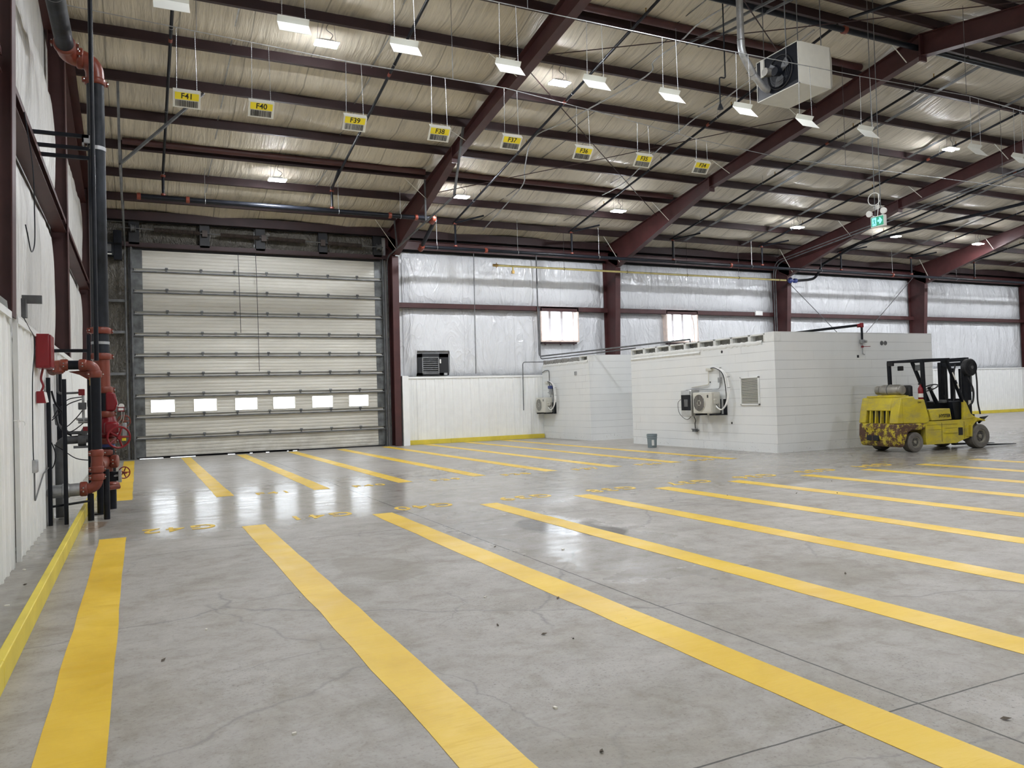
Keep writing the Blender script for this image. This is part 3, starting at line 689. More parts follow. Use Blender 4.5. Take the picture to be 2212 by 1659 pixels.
# ------------------------------------------------------------------ windows in the back wall
WN = ['first', 'second']
for k, (x0, x1, z0, z1) in enumerate(WIN):
    mb = MB(); d0, d1 = 23.44, YB+.13
    mb.box(x0-.05, x0, d0, d1, z0-.05, z1+.05).box(x1, x1+.05, d0, d1, z0-.05, z1+.05).box(x0, x1, d0, d1, z1, z1+.05).box(x0, x1, d0, d1, z0-.05, z0)
    wn = struct(mb.build('window_%d' % (k+1), 'timber_pale', bevel=.004)); wn['label'] = WN[k]+' small bright window from the left, high on the back wall'
    mb = MB()
    W_ = x1-x0
    for f in (0.33, 0.665): mb.box(x0+W_*f-.05, x0+W_*f+.05, YB+.03, YB+.08, z0, z1)
    mb.box(x0, x0+.04, YB+.03, YB+.08, z0, z1).box(x1-.04, x1, YB+.03, YB+.08, z0, z1).box(x0, x1, YB+.03, YB+.08, z1-.04, z1).box(x0, x1, YB+.03, YB+.08, z0, z0+.04)
    mb.build('window_frame', 'window_frame', wn, bevel=.004)
    MB().box(x0, x1, YB+.10, YB+.104, z0, z1).build('pane', 'glass', wn, smooth=0)
    mb = MB(); mb.box(x0, x1-.04, 23.46, 23.6, z0-.11, z0-.055)
    for f in (.08, .5, .88): mb.box(x0+W_*f-.02, x0+W_*f+.02, 23.44, 23.47, z0-.16, z0-.05)
    mb.build('window_sill', 'maroon_dark', wn)

# ------------------------------------------------------------------ overhead door
door = empty('door_1', (3.43, YB, 0), 'tall white sectional overhead door with six small windows', None, None, 'structure')
ZL = [0.02, .59, 1.17, 1.74, 2.30, 2.86, 3.43, 4.02, 4.62, 5.20, 5.79]
DWX = [(.34, .93), (1.44, 2.03), (2.54, 3.14), (3.60, 4.21), (4.73, 5.33), (5.84, 6.43)]
x0, x1 = -0.02, 6.90
for k in range(10):
    za, zb = ZL[k]+.008, ZL[k+1]-.004; n = 6; prof = []
    for q in range(n):
        a = za+(zb-za)*q/n; h = (zb-za)/n
        prof += [(a, 0), (a+h*.22, .008), (a+h*.78, .008), (a+h*.96, 0)]
    prof.append((zb, 0))
    mb = MB(); holes = DWX if k == 2 else []
    wz0, wz1 = 1.27, 1.60
    cx = sorted([x0, x1]+[c for h in holes for c in h])
    # panel skin in strips, leaving the window openings out
    zs_ = prof
    if k == 2:
        zs_ = sorted([q for q in prof if abs(q[0]-wz0) > .015 and abs(q[0]-wz1) > .015]+[(wz0, .008), (wz1, .008)])
    def sag_(x):   # the lowest section is bent a little
        return 0.018*math.sin(max(0, min(1, (x-2.2)/2.0))*math.pi) if k < 2 else 0
    if k < 2:
        cx = [x0+(x1-x0)*i/24 for i in range(25)]
    for i in range(len(cx)-1):
        for j in range(len(zs_)-1):
            mx_, mz_ = (cx[i]+cx[i+1])/2, (zs_[j][0]+zs_[j+1][0])/2
            if k == 2 and wz0 < mz_ < wz1 and any(h[0] < mx_ < h[1] for h in holes): continue
            d1, d2 = zs_[j][1], zs_[j+1][1]; s1, s2 = sag_(cx[i]), sag_(cx[i+1])
            mb.add([(cx[i], YB-d1, zs_[j][0]+s1), (cx[i+1], YB-d1, zs_[j][0]+s2), (cx[i+1], YB-d2, zs_[j+1][0]+s2), (cx[i], YB-d2, zs_[j+1][0]+s1)], [(0, 1, 2, 3)])
    # back face
    if k != 2: mb.box(x0, x1, YB+.03, YB+.045, za+(.03 if k == 0 else 0), zb)
    else:
        wall_x(mb, x0, x1, za, zb, YB+.03, YB+.045, [(h[0], h[1], wz0, wz1) for h in holes])
    sec = mb.build('door_section', 'door', door, smooth=25)
    if k == 2:
        for h in holes:
            f = MB(); f.box(h[0]-.025, h[0], YB-.018, YB+.05, wz0-.025, wz1+.025).box(h[1], h[1]+.025, YB-.018, YB+.05, wz0-.025, wz1+.025).box(h[0], h[1], YB-.018, YB+.05, wz1, wz1+.025).box(h[0], h[1], YB-.018, YB+.05, wz0-.025, wz0)
            f.build('window_trim', 'cream', sec, bevel=.004)
            MB().box(h[0], h[1], YB+.03, YB+.033, wz0, wz1).build('pane', 'glass', sec, smooth=0)
    if k < 9:
        z = ZL[k+1]; st = MB(); dz = 0.018 if k < 2 else 0
        st.box(x0-.05, x1+.05, YB-.075, YB-.008, z-.052, z-.046).box(x0-.05, x1+.05, YB-.078, YB-.072, z-.064, z-.036).box(x0-.05, x1+.05, YB-.022, YB-.008, z-.064, z-.03).box(x0-.05, x1+.05, YB-.03, YB-.008, z+.030, z+.040)
        sr = st.build('strut', 'galv_dull', door, smooth=0)
        for q in range(7):
            hx = .80+q*.895
            hb = MB(); hb.box(hx-.035, hx+.035, YB-.05, YB-.012, z+.025, z+.075).box(hx-.02, hx+.02, YB-.03, YB-.012, z-.03, z+.03).tube([(hx-.04, YB-.045, z+.04), (hx+.04, YB-.045, z+.04)], .014, 8)
            hb.build('hinge', 'galv_dull', sr)
mb = MB(); wall_x(mb, x0, x1, .04, 5.80, YB+.046, YB+.052, [(h[0], h[1], 1.27, 1.60) for h in DWX]); mb.build('light_stop_sheet', 'door', door, smooth=0)  # added behind the sections to stop daylight showing through their gaps
mb = MB(); mb.box(.0, 4.3, YB-.02, YB+.03, 0.012, .055)
for a, b_ in ((.62, .80), (1.45, 2.30), (2.5, 2.9), (2.98, 3.35), (3.45, 3.95), (4.0, 4.12), (4.25, x1)): mb.box(a, b_, YB-.02, YB+.03, 0.0, .04)
mb.build('bottom_seal', 'rubber_black', door)
for a, b_ in ((-.09, .19), (6.72, 6.96)):
    mb = MB()
    for k in range(10): mb.box(a, b_, YB-.024, YB-.018, ZL[k]+.03, ZL[k+1]-.04)
    mb.build('end_stile', 'galv_stain', door)
mb = MB(); mb.box(-.09, .03, YB+.02, YB+.059, 0, 5.8).box(6.86, 6.97, YB+.02, YB+.059, 0, 5.8).box(-.09, 6.97, YB-.01, YB+.059, 5.74, 5.84); mb.build('weather_strip', 'rubber_black', door)
for s_, xx in (('left', -0.1), ('right', 6.98)):
    mb = MB(); e = 1 if s_ == 'left' else -1
    mb.box(xx-.005, xx+.005, YB-.16, YB-.02, 0, 5.85).box(min(xx, xx+e*.04), max(xx, xx+e*.04), YB-.16, YB-.15, 0, 5.85).box(min(xx, xx-e*.0)-.06, max(xx, xx)+.06, YB-.02, YB-.012, 0, 5.9)
    jb = mb.build('jamb_angle', 'galv_dull', door)
    mb = MB(); tx = xx+(-.13 if s_ == 'left' else .10)
    pts = [(tx, 23.50, 0.02), (tx, 23.50, 5.55)]+bend((tx, 23.50, 5.55), (tx, 23.46, 5.86), (tx, 22.9, 5.90), .34)+[(tx, 21.6, 6.02), (tx, 17.6, 6.35)]
    for a, b_ in zip(pts, pts[1:]): mb.bar(a, b_, .055, .02, (1, 0, 0)) if False else mb.tube([a, b_], .026, 6, False)
    mb.build('door_track', 'galv_dull', door)
    # hangers for the track
    mb = MB(); mb.bar((tx, 17.7, 6.36), (tx, 17.0, zp(17.0)+.02), .05, .05).bar((tx, 19.8, 6.2), (tx, 19.8, zp(19.8)), .04, .04)
    if s_ == 'left': mb.bar((tx, 17.65, 6.36), (1.35, 17.0, zp(17)+.01), .05, .05)
    mb.bar((tx, 22.4, 5.96), (tx, 22.6, zp(22.6)), .04, .04)
    mb.build('track_hanger', 'galv_dull', door)
# torsion shaft with four springs
mb = MB(); mb.tube([(-.35, 23.42, 6.29), (6.95, 23.42, 6.15)], .016, 8); sh = mb.build('spring_shaft', 'galv_dull', door)
def shz(x): return 6.29-(x+.35)*.14/7.3
for a, b_ in ((.50, 1.68), (2.22, 3.28), (3.52, 4.58), (5.25, 6.28)):
    mb = MB(); pts = []; rr = []; n = 46
    prof = []
    for q in range(n):
        t_ = (b_-a)*q/n; prof += [(t_, .050), (t_+(b_-a)/n*.5, .062)]
    prof = [(0, .04)]+prof+[(b_-a, .04)]
    mb.lathe((a, 23.42, shz(a)), (1, 0, -.0192), prof, 14); mb.build('torsion_spring', 'spring', sh)
for x in (1.80, 3.40, 5.10):
    mb = MB(); mb.box(x-.07, x+.07, 23.40, 23.47, shz(x)-.09, shz(x)+.09); mb.build('bearing_bracket', 'spring', sh)
mb = MB()
for x in (0.0, 1.80, 3.31, 5.12, 6.80): mb.box(x-.13, x+.13, 23.50, 23.62, 5.86, 6.6)
mb.build('header_post', 'dark', door)
mb = MB(); mb.box(-.3, 7.1, 23.5, 23.66, 5.80, 5.92); mb.build('door_header', 'maroon_dark', door)
for x in (0.0, 6.82):
    mb = MB(); mb.lathe((x-.08, 23.40, shz(x)), (1, 0, 0), [(0, .10), (.02, .10), (.025, .075), (.11, .075), (.115, .10), (.135, .10)], 20); mb.build('cable_drum', 'galv_dull', sh)
op = empty('door_operator', (-.5, 23.4, 5.4), 'dark motor operator of the overhead door beside its top left corner', 'door motor')
MB().box(-.72, -.5, 23.32, 23.6, 5.5, 5.85).build('motor_housing', 'black_dusty', op, bevel=.01)
MB().box(-.50, -.30, 23.38, 23.6, 5.4, 6.2).build('gear_case', 'black', op, bevel=.01)
MB().box(-.66, -.54, 23.315, 23.32, 5.52, 5.55).build('nameplate', 'lpwhite', op)
MB().box(-.66, -.55, 23.31, 23.32, 5.60, 5.80).build('cover_plate', 'galv_dull', op)
# two hanging pull ropes in front of the door
for x, zb in ((2.66, 3.45), (3.14, 2.35)):
    mb = MB(); mb.tube([(x, 23.30, 5.75), (x+.02, 23.31, 4.5), (x+.03, 23.31, zb)], .008, 6)
    tag(mb.build('pull_rope', 'black'), 'thin black rope hanging down the face of the overhead door, the '+('shorter left' if x < 3 else 'longer right')+' one', 'rope')

# ------------------------------------------------------------------ louvre in the back wall
lv = empty('wall_louver', (8.55, 23.5, 2.17), 'grey louvred vent in a black frame above the white wainscot', 'vent')
mb = MB(); a0, a1, c0, c1 = 8.02, 9.04, 2.17, 2.86
mb.box(a0, a0+.14, 23.50, 23.72, c0, c1).box(a1-.32, a1, 23.50, 23.72, c0, c1).box(a0, a1, 23.50, 23.72, c1-.12, c1).box(a0, a1, 23.50, 23.72, c0, c0+.08).box(a0, a1, 23.68, 23.74, c0, c1)
mb.build('frame', 'dark', lv, bevel=.004)
mb = MB(); mb.box(8.15, 8.17, 23.49, 23.56, 2.24, 2.74).box(8.69, 8.71, 23.49, 23.56, 2.24, 2.74).box(8.15, 8.71, 23.49, 23.56, 2.73, 2.75).box(8.15, 8.71, 23.49, 23.56, 2.23, 2.25); mb.build('vent_rim', 'galv', lv)
for k in range(7):
    z = 2.27+k*.068; mb = MB(); mb.prism([(8.17, 23.50, z), (8.17, 23.56, z+.05), (8.17, 23.565, z+.05), (8.17, 23.505, z-.004)], (.52, 0, 0)); mb.build('slat', 'galv', lv)
MB().box(8.73, 8.77, 23.46, 23.52, 2.55, 2.68).build('actuator', 'white', lv)
MB().box(8.86, 8.97, 23.44, 23.5, 2.17, 2.24).build('junction_box', 'galv', lv)

# ------------------------------------------------------------------ painted floor lines and numbers
def floor_line(x, y0, y1, label, m='line', w_=.25):
    rs = random.Random(int(x*100)+int(y0)); mb = MB(); n = 26; vs = []
    for i in range(n+1):
        y = y0+(y1-y0)*i/n
        vs += [(x-w_/2+rs.uniform(-.006, .006), y, .0022), (x+w_/2+rs.uniform(-.006, .006), y, .0022)]
    mb.add(vs, [(2*i, 2*i+1, 2*i+3, 2*i+2) for i in range(n)])
    # a real film thickness
    k = len(mb.v); mb.add([(p.x, p.y, 0.0005) for p in mb.v[:k]], [])
    mb.f += [(2*i+k, 2*i+2+k, 2*i, ) if False else (2*i, 2*i+2, 2*i+2+k, 2*i+k) for i in range(n)]+[(2*i+1+k, 2*i+3+k, 2*i+3, 2*i+1) for i in range(n)]
    return tag(mb.build('painted_line', m, smooth=0), label, 'floor line')
LX = [-.26, 1.16, 2.65, 4.06, 5.45, 6.79, 8.13, 9.50, 10.85, 12.2, 13.6]
num = ['G%d' % (42-k) for k in range(11)]
for k, x in enumerate(LX):
    lab = 'yellow floor line in the near row, left of the painted %s' % num[k] if k < 9 else 'yellow floor line in the near row, %s to the right after the G34 number' % ['', 'next', 'second'][k-8]
    if k == 0: lab = 'wide yellow floor line beside the curb of the left wall, nearest the camera'
    floor_line(x, -1.5, 9.27-(.09 if k > 6 else 0), lab)
for k, x in enumerate([-.22, 1.17, 2.62, 4.02, 5.42, 6.80, 8.13, 9.50, 10.80]):
    ye = [13.05, 12.55, 12.5, 12.6, 12.7, 12.6, 12.5, 12.45, 12.3][k]
    lab = 'yellow floor line in the far row, '+('beside the fire riser' if k == 0 else 'running to the overhead door, %s from its left' % ORD[k-1] if k < 6 else 'ending at the yellow curb, %s after the door' % ORD[k-6])
    floor_line(x, ye, 23.25 if k else 23.1, lab, 'line_worn')
for k in range(9):
    x = [.40, 1.97, 3.28, 4.73, 6.12, 7.49, 8.80, 10.1, 11.45][k]
    tag(letters(num[k], .46, 'line', (x, 9.56, .002), (-1, 0, 0), (0, -1, 0), 'stencil_number', None, .0012, sx=.86, track=1.22), 'yellow stencilled floor number %s, upside down to the camera' % num[k], 'floor number')
for k in range(7):
    t_ = 'F%d' % (41-k)
    x = [1.87, 3.38, 4.72, 6.05, 7.5, 8.9, 10.2][k]
    tag(letters(t_, .40, 'line_worn', (x, 12.55, .002), (1, 0, 0), (0, 1, 0), 'stencil_number', None, .0012, sx=.80, track=1.22), 'faded yellow stencilled floor number %s in the far row' % t_, 'floor number')

# small litter on the floor
rl_ = random.Random(5)
leafp = [(1.55, 2.55), (2.05, 3.95), (1.05, 1.75), (2.15, 3.80), (0.95, 2.35), (2.5, 4.6), (1.9, 4.25), (3.4, 1.9), (1.5, 1.35), (7.7, 7.6), (8.1, 7.3), (.1, 4.6), (4.6, 4.1), (5.8, 3.5), (6.9, 8.0), (3.1, 2.0), (2.9, 6.5), (9.1, 8.3), (-.8, 5.6), (-.82, 7.2)]
for i, (x, y) in enumerate(leafp):
    s_ = rl_.uniform(.009, .022); mb = MB(); a = rl_.uniform(0, 6)
    T_ = Matrix.Translation((x, y, .001)) @ Matrix.Rotation(a, 4, 'Z'); mb.T = T_
    mb.add([(-s_, 0, .001), (0, -s_*.4, .004), (s_, s_*.1, .012), (s_*.3, s_*.5, .003), (-s_*.4, s_*.4, .010), (0, 0, 0)], [(0, 1, 5), (1, 2, 5), (2, 3, 5), (3, 4, 5), (4, 0, 5), (0, 4, 3, 2, 1)])
    tag(mb.build('leaf_scrap', 'leaf', smooth=0), 'small dark curled leaf scrap lying on the concrete floor', 'leaf scrap', 'dark scraps on the floor')
chipp = [(3.35, 6.05), (2.1, 4.9), (.55, 3.3), (1.6, 3.0), (.25, 2.6), (5.9, 3.4), (3.05, 1.55), (.35, 5.1), (7.9, 5.8), (-.85, 6.5), (-.9, 7.9), (1.0, 5.6)]
for i, (x, y) in enumerate(chipp):
    s_ = rl_.uniform(.008, .016); mb = MB(); mb.T = Matrix.Translation((x, y, 0)) @ Matrix.Rotation(rl_.uniform(0, 3), 4, 'Z')
    mb.prism([(-s_, -s_*.5, 0), (s_, -s_*.7, 0), (s_*1.1, s_*.4, 0), (-s_*.6, s_*.6, 0)], (0, 0, .008))
    tag(mb.build('white_chip', 'chip', smooth=0), 'small pale chip of debris lying on the concrete floor', 'debris chip', 'pale chips on the floor')

# ------------------------------------------------------------------ ceiling light fixtures
def make_fixture():
    root = empty('light_fixture', (0, 0, 0))
    mb = MB(); mb.box(-.22, .22, -.125, .125, .035, .055).box(-.12, .12, -.06, .06, .06, .10); mb.build('housing', 'white', root, bevel=.006)
    for y in (-.075, .075):
        mb = MB(); mb.box(-.20, .20, y-.037, y+.037, .016, .034); mb.build('lens', 'lamp_lens', root, smooth=0)
    mb = MB()
    for x in (-.17, .17): mb.tube([(x, 0, .055), (x*.85, 0, .42)], .0035, 5)
    mb.tube(spline([(.05, 0, .1), (.12, .02, .22), (.0, 0, .30), (.05, 0, .42)], 5), .006, 5)
    mb.build('hanger', 'galv_dull', root)
    return root
fx = make_fixture(); first = True
FXS = [(3.23, 19.8), (8.13, 19.8), (13.25, 19.8), (20.55, 19.8), (25.4, 19.8), (30.2, 19.8), (36, 19.8), (3.24, 14.14), (8.1, 14.14), (20.55, 14.14), (27, 14.14), (33, 14.14), (39, 14.14),
       (3.2, 8.0), (8.1, 8.0), (20.5, 8.0), (3.2, 2.4), (8.1, 2.4), (14.5, 2.4),  (27, 8.0), (33, 8), (42, 19.8), (42, 8)]
FXL = {0: 'bright white light fixture above the overhead door, lowest on the left', 1: 'bright light fixture just right of the first rafter, above the small windows', 2: 'bright light fixture left of the second rafter, low on the slope', 3: 'bright light fixture between the second and third rafters, low on the slope',
       4: 'bright light fixture just below right of the hanging exit sign', 5: 'bright light fixture lighting the rafter face at the far right', 7: 'bright twin-strip light fixture near the top left, between the hanging blank signs', 8: 'bright twin-strip light fixture right of the first rafter, high on the slope', 9: 'bright light fixture high at the right edge, beside a hanging sign'}
for i, (x, y) in enumerate(FXS):
    o = fx if first else copy_tree(fx); first = False
    o.location = (x, y, zp(y)-.40)
    if i in FXL: o['label'] = FXL[i]
    else: o['label'] = 'unseen added light fixture outside the picture, hung under a purlin for extra light'; o['group'] = 'added light fixtures outside the picture'  # unseen fixtures, added for the light they throw on the near floor
    if i in FXL and 'group' in o: del o['group']
    o['category'] = 'light fixture'

# ------------------------------------------------------------------ hanging location signs
def make_sign(kind):
    root = empty('hanging_sign', (0, 0, 0))
    s_ = 1 if kind == 'F' else -1
    A, B, D = (0, 0), (-.05*s_, -.06), (.11*s_, -.24)
    mb = MB(); t_ = .004
    w_ = .19
    for p, q in ((A, B), (B, D)):
        d = (Vector(q)-Vector(p)).normalized(); n = Vector((-d.y, d.x))*t_/2
        mb.prism([(-w_, p[0]-n.x, p[1]-n.y), (-w_, q[0]-n.x, q[1]-n.y), (-w_, q[0]+n.x, q[1]+n.y), (-w_, p[0]+n.x, p[1]+n.y)], (2*w_, 0, 0))
    mb.build('bent_plate', 'signwhite' if kind == 'G' else 'lpwhite', root, smooth=0)
    return root, Vector((0, *B)), Vector((0, *D))
def chain(mb, p, q, n, r=.0055):
    p, q = Vector(p), Vector(q)
    pts = []; rr = []
    for i in range(n*2+1):
        pts.append(p.lerp(q, i/(2*n))); rr.append(r if i % 2 else r*.45)
    mb.tube(pts, rr, 5)
def wire_z(x, pts):
    for (a, za), (b_, zb) in zip(pts, pts[1:]):
        if a <= x <= b_: return za+(zb-za)*(x-a)/(b_-a)
    return pts[-1][1]
W1 = [(-1.0, 7.05), (.9, 6.97), (3.2, 6.88), (6.0, 6.86), (8.0, 6.68), (10.2, 6.45), (12.6, 6.30), (16, 6.35), (22, 6.4), (30, 6.5), (46, 6.6)]
W2 = [(-1.0, 6.78), (5.55, 6.76), (7.9, 6.76), (11.5, 6.81), (14.5, 6.88), (16.2, 6.80), (46, 6.9)]
def full_sign(kind, x, y, z, W, txt, label):
    root, B, D = make_sign(kind)
    base = Vector((x, y, z)); root.location = base; root['_o'] = tuple(base)
    tag(root, label, 'hanging sign')
    zw = wire_z(x, W)
    for sx in (-.14, .14):
        mb = MB(); chain(mb, base+Vector((sx, 0, 0)), (x+sx*.9, y, wire_z(x+sx, W)), 26)
        mb.build('chain', 'galv', root)
    # label on the underside face
    n_ = (D-B).normalized(); s_ = 1 if kind == 'F' else -1
    xd = Vector((s_, 0, 0)); yd = -n_; nrm = xd.cross(yd)
    off = nrm*.004; mid = base+(B+D)/2
    Lh = (D-B).length
    def quad(name, m, u0, u1, v0, v1, o2=.001, parent=None):
        o_ = mid+off+nrm*o2; q = MB()
        q.prism([o_+xd*u0+yd*v0, o_+xd*u1+yd*v0, o_+xd*u1+yd*v1, o_+xd*u0+yd*v1], nrm*.001)
        return q.build(name, m, parent or root, smooth=0)
    lb = quad('yellow_label', 'yellow_label', -.165, .165, .005, Lh/2-.01)
    letters(txt, .115, 'ink', mid+off+nrm*.003+yd*(Lh/4-.002), xd, yd, 'lettering', lb, .0008, sx=1.0, bold=.017)
    o_ = mid+off+nrm*.0015; q = MB(); rs = random.Random(x*31); u = -.155
    while u < .15:
        w_ = rs.choice([.003, .003, .006, .009]); q.prism([o_+xd*u+yd*(-Lh/2+.02), o_+xd*(u+w_)+yd*(-Lh/2+.02), o_+xd*(u+w_)+yd*(-.005), o_+xd*u+yd*(-.005)], nrm*.001)
        u += w_+rs.choice([.003, .004, .007])
    q.build('barcode', 'ink', root, smooth=0)
for k, (kk, tt) in enumerate([(.0603, .3745), (.1460, .374), (.2636, .3715), (.3814, .3715), (.4914, .3725), (.6107, .370), (.7197, .370), (.8342, .371)]):
    full_sign('F', kk*12.4, 12.4, 1.34+tt*12.4+.09, W1, 'F%d' % (41-k), 'yellow and white barcode sign F%d hanging on chains' % (41-k))
GT = ['above the F41 sign at the top edge of the picture', 'second blank white bent sign from the top left, beside the first lamp', 'third blank white bent sign from the left, at the first rafter\'s left', 'blank white bent sign in front of the first rafter', 'blank white bent sign just right of the high twin lamp', 'blank white bent sign midway between the high lamp and the unit heater', 'blank white bent sign left below the flue elbow of the heater', 'blank white bent sign directly below the unit heater', 'blank white bent sign right of the unit heater', 'blank white bent sign beside the lamp near the right edge', 'blank white bent sign cut by the right picture edge']
for k, (kk, tt) in enumerate([(.0454, .4841), (.188, .4828), (.335, .4798), (.4907, .4773), (.6361, .4762), (.776, .4763), (.9268, .4742), (1.0676, .4726), (1.2198, .4723), (1.5319, .4737), (1.6713, .4708)]):
    full_sign('G', kk*9.55, 9.55, 1.34+tt*9.55+.10, W2, 'G%d' % (42-k), ('blank white bent sign ' if k == 0 else '')+GT[k])
for nm, W, y in (('lower', W1, 12.4), ('upper', W2, 9.55)):
    mb = MB(); mb.tube([(a, y, z) for a, z in W], .0075, 6)
    tag(mb.build('sign_wire', 'galv'), 'long taut grey wire carrying the '+('yellow barcode signs' if nm == 'lower' else 'blank white signs'), 'wire')
    mb = MB()
    for xh in (.9, 5.0, 9.8, 14.4, 20, 26, 32): mb.tube([(xh, y, wire_z(xh, W)), (xh, y, zp(y)+.02)], .005, 5)
    tag(mb.build('wire_drop', 'galv_dull'), 'thin vertical drops holding up the wire of the '+('yellow barcode signs' if nm == 'lower' else 'blank white signs'), 'wire')

# ------------------------------------------------------------------ sprinkler piping
spr = empty('sprinkler_main', (0.2, 20.5, 6.46), 'thick black sprinkler main with orange fittings above the overhead door and along the back wall', 'sprinkler pipe')
mb = MB(); mb.tube([(.15, 20.5, 6.44), (7.45, 20.5, 6.44)], .062, 16); mb.build('pipe', 'black', spr)
mb = MB(); mb.tube([(7.62, 20.55, 6.42), (7.72, 22.0, 5.97)], .058, 16).tube([(7.8, 22.0, 5.95), (46.5, 22.0, 5.95)], .055, 14); mb.build('pipe', 'black', spr)
for c, d in (((.12, 20.5, 6.44), (1, 0, 0)), ((1.2, 20.5, 6.44), (1, 0, 0)), ((6.3, 20.5, 6.44), (1, 0, 0)), ((7.05, 20.5, 6.44), (1, 0, 0)), ((9.8, 22, 5.95), (1, 0, 0)), ((19.5, 22, 5.95), (1, 0, 0)), ((28, 22, 5.95), (1, 0, 0))):
    mb = MB(); mb.lathe(Vector(c)-Vector(d)*.045, d, [(0, .066), (.01, .082), (.08, .082), (.09, .066)], 18); mb.build('coupling', 'orange', spr)
for c in ((7.55, 20.5, 6.44), (7.72, 22.0, 5.96)):
    mb = MB(); mb.lathe(Vector(c)-Vector((.06, 0, 0)), (1, 0, 0), [(0, .07), (.03, .095), (.09, .095), (.13, .06)], 18).lathe(Vector(c)+Vector((0, 0, -.02)), (0, 1, -.3), [(0, .08), (.10, .085), (.14, .085), (.15, .07)], 18); mb.build('elbow', 'orange', spr)
mb = MB()
for x in (1.6, 4.9, 6.6): mb.tube([(x, 20.5, 6.37), (x, 20.5, zp(20.5)+.1)], .006, 5).torus((x, 20.5, 6.44), (1, 0, 0), .068, .006, 20, 5)
for x in (8.2, 10.9, 13.9, 17.0, 20.5, 24, 28, 32): mb.tube([(x, 22.0, 5.88), (x, 22.0, zp(22)+.1)], .006, 5).torus((x, 22, 5.95), (1, 0, 0), .06, .006, 20, 5)
mb.build('hanger', 'galv', spr)
BX = [.66+4.07*k for k in range(10)]
for k, x in enumerate(BX):
    y0 = 20.5 if k < 2 else 22.0; zm = 6.44 if k < 2 else 5.95
    if k < 2: ye = 20.65; 
    else: ye = 22.15
    zb = lambda y: zp(y)-.13
    lab = 'thin black sprinkler branch pipe up the slope, '+['above the left part of the overhead door', 'above the right part of the overhead door', 'just right of the first rafter', 'mid way through the unit heater bay', 'just right of the second rafter', 'left of the exit sign', 'right of the third rafter', 'left of the fourth rafter', 'right of the fourth rafter', 'at the far right'][k]
    br = empty('sprinkler_branch', (x, ye, zb(ye)), lab, 'sprinkler pipe')
    mb = MB(); mb.tube([(x, ye, zb(ye)), (x, 11.15, zb(11.15))], .030, 10); mb.build('pipe', 'black', br)
    mb = MB(); mb.tube([(x, 10.85, zb(10.85)), (x, 0.0, zb(0.0))], .030, 10); mb.build('pipe', 'black', br)
    mb = MB(); mb.tube([(x, y0, zm+.05), (x, y0, zb(ye)-.02)], .034, 10); mb.build('riser_nipple', 'black', br)
    for c in ((x, y0, zm+.08), (x, y0, zb(ye)-.05)):
        mb = MB(); mb.lathe(Vector(c)-Vector((0, 0, .03)), (0, 0, 1), [(0, .04), (.01, .055), (.05, .055), (.06, .04)], 14); mb.build('coupling', 'orange', br)
    mb = MB(); mb.tube([(x, 15.2, zb(15.2)), (x, 15.1, zb(15.1))], .036, 10); mb.build('sleeve', 'orange', br)
    if k in (1, 2, 3, 4, 5, 6, 7):
        xe = x+.9 if k > 1 else x+.3
        mb = MB(); mb.tube([(x, ye-.1, zb(ye)+.0), (x+.0, ye-.2, zb(ye)-.03), (xe-.25 if k > 1 else x-.12, 21.3 if k > 1 else 19.2, zb(21.3)-.06 if k > 1 else zb(20)+.02)], .028, 8)
        mb.build('end_arm', 'black', br)
    for y in (20.0, 17.1, 14.3, 12.0):
        mb = MB(); mb.lathe((x, y, zb(y)+.02), (0, 0, 1), [(0, .012), (.03, .014), (.06, .008), (.08, .018), (.085, .018)], 8); mb.build('sprinkler_head', 'brass', br)
        mb = MB(); mb.tube([(x, y+.5, zb(y+.5)-.03), (x, y+.5, zp(y+.5)+.1)], .004, 5).torus((x, y+.5, zb(y+.5)), (0, 1, -.17), .034, .005, 16, 5); mb.build('hanger', 'galv', br)
rm = empty('ridge_pipe', (8, 11.1, 8.6), 'thick black sprinkler pipe running along the ridge past the unit heater', 'sprinkler pipe')
mb = MB(); mb.tube([(-.7, 11.1, 8.58), (46, 11.1, 8.58)], .058, 12); mb.build('pipe', 'black', rm)
for x in (15.35, 13.0, 21.1):
    mb = MB(); mb.lathe((x-.05, 11.1, 8.58), (1, 0, 0), [(0, .062), (.01, .08), (.09, .08), (.1, .062)], 16); mb.build('coupling', 'orange', rm)
mb = MB(); mb.tube([(15.35, 11.0, 8.5), (15.35, 4, 7.35)], .05, 12); mb.build('pipe', 'black', rm)

# gas pipe
gp = empty('gas_pipe', (10.5, 22.6, 5.6), 'yellow gas pipe running under the sprinkler main along the back wall', 'gas pipe')
mb = MB(); mb.tube([(10.45, 22.6, 5.62), (22.75, 22.6, 5.62)], .035, 10).tube([(11.0, 22.6, 5.6), (11.0, 22.6, 5.42)], .028, 8); mb.build('pipe', 'gas', gp)
mb = MB(); mb.tube([(10.3, 22.6, 5.62), (10.47, 22.6, 5.62)], .045, 8).tube([(10.42, 22.6, 5.54), (10.42, 22.6, 5.70)], .016, 6).box(10.96, 11.04, 22.56, 22.64, 5.38, 5.48); mb.build('valve', 'brass', gp)
mb = MB(); mb.lathe((22.9, 22.6, 5.62), (1, 0, 0), [(0, .06), (.05, .11), (.10, .11), (.14, .05), (.25, .05), (.28, .09), (.38, .09), (.42, .04)], 14); mb.build('regulator', 'blue', gp)
mb = MB(); mb.tube([(23.3, 22.6, 5.62), (23.9, 22.6, 5.68)]+bend((23.9, 22.6, 5.68), (24.3, 22.6, 5.75), (24.3, 22.3, 6.1), .2)+[(24.3, 22.2, 6.25), (24.35, 20.5, 6.75), (24.4, 4, 6.9)], .05, 10)
mb.build('black_pipe', 'black', gp)
mb = MB()
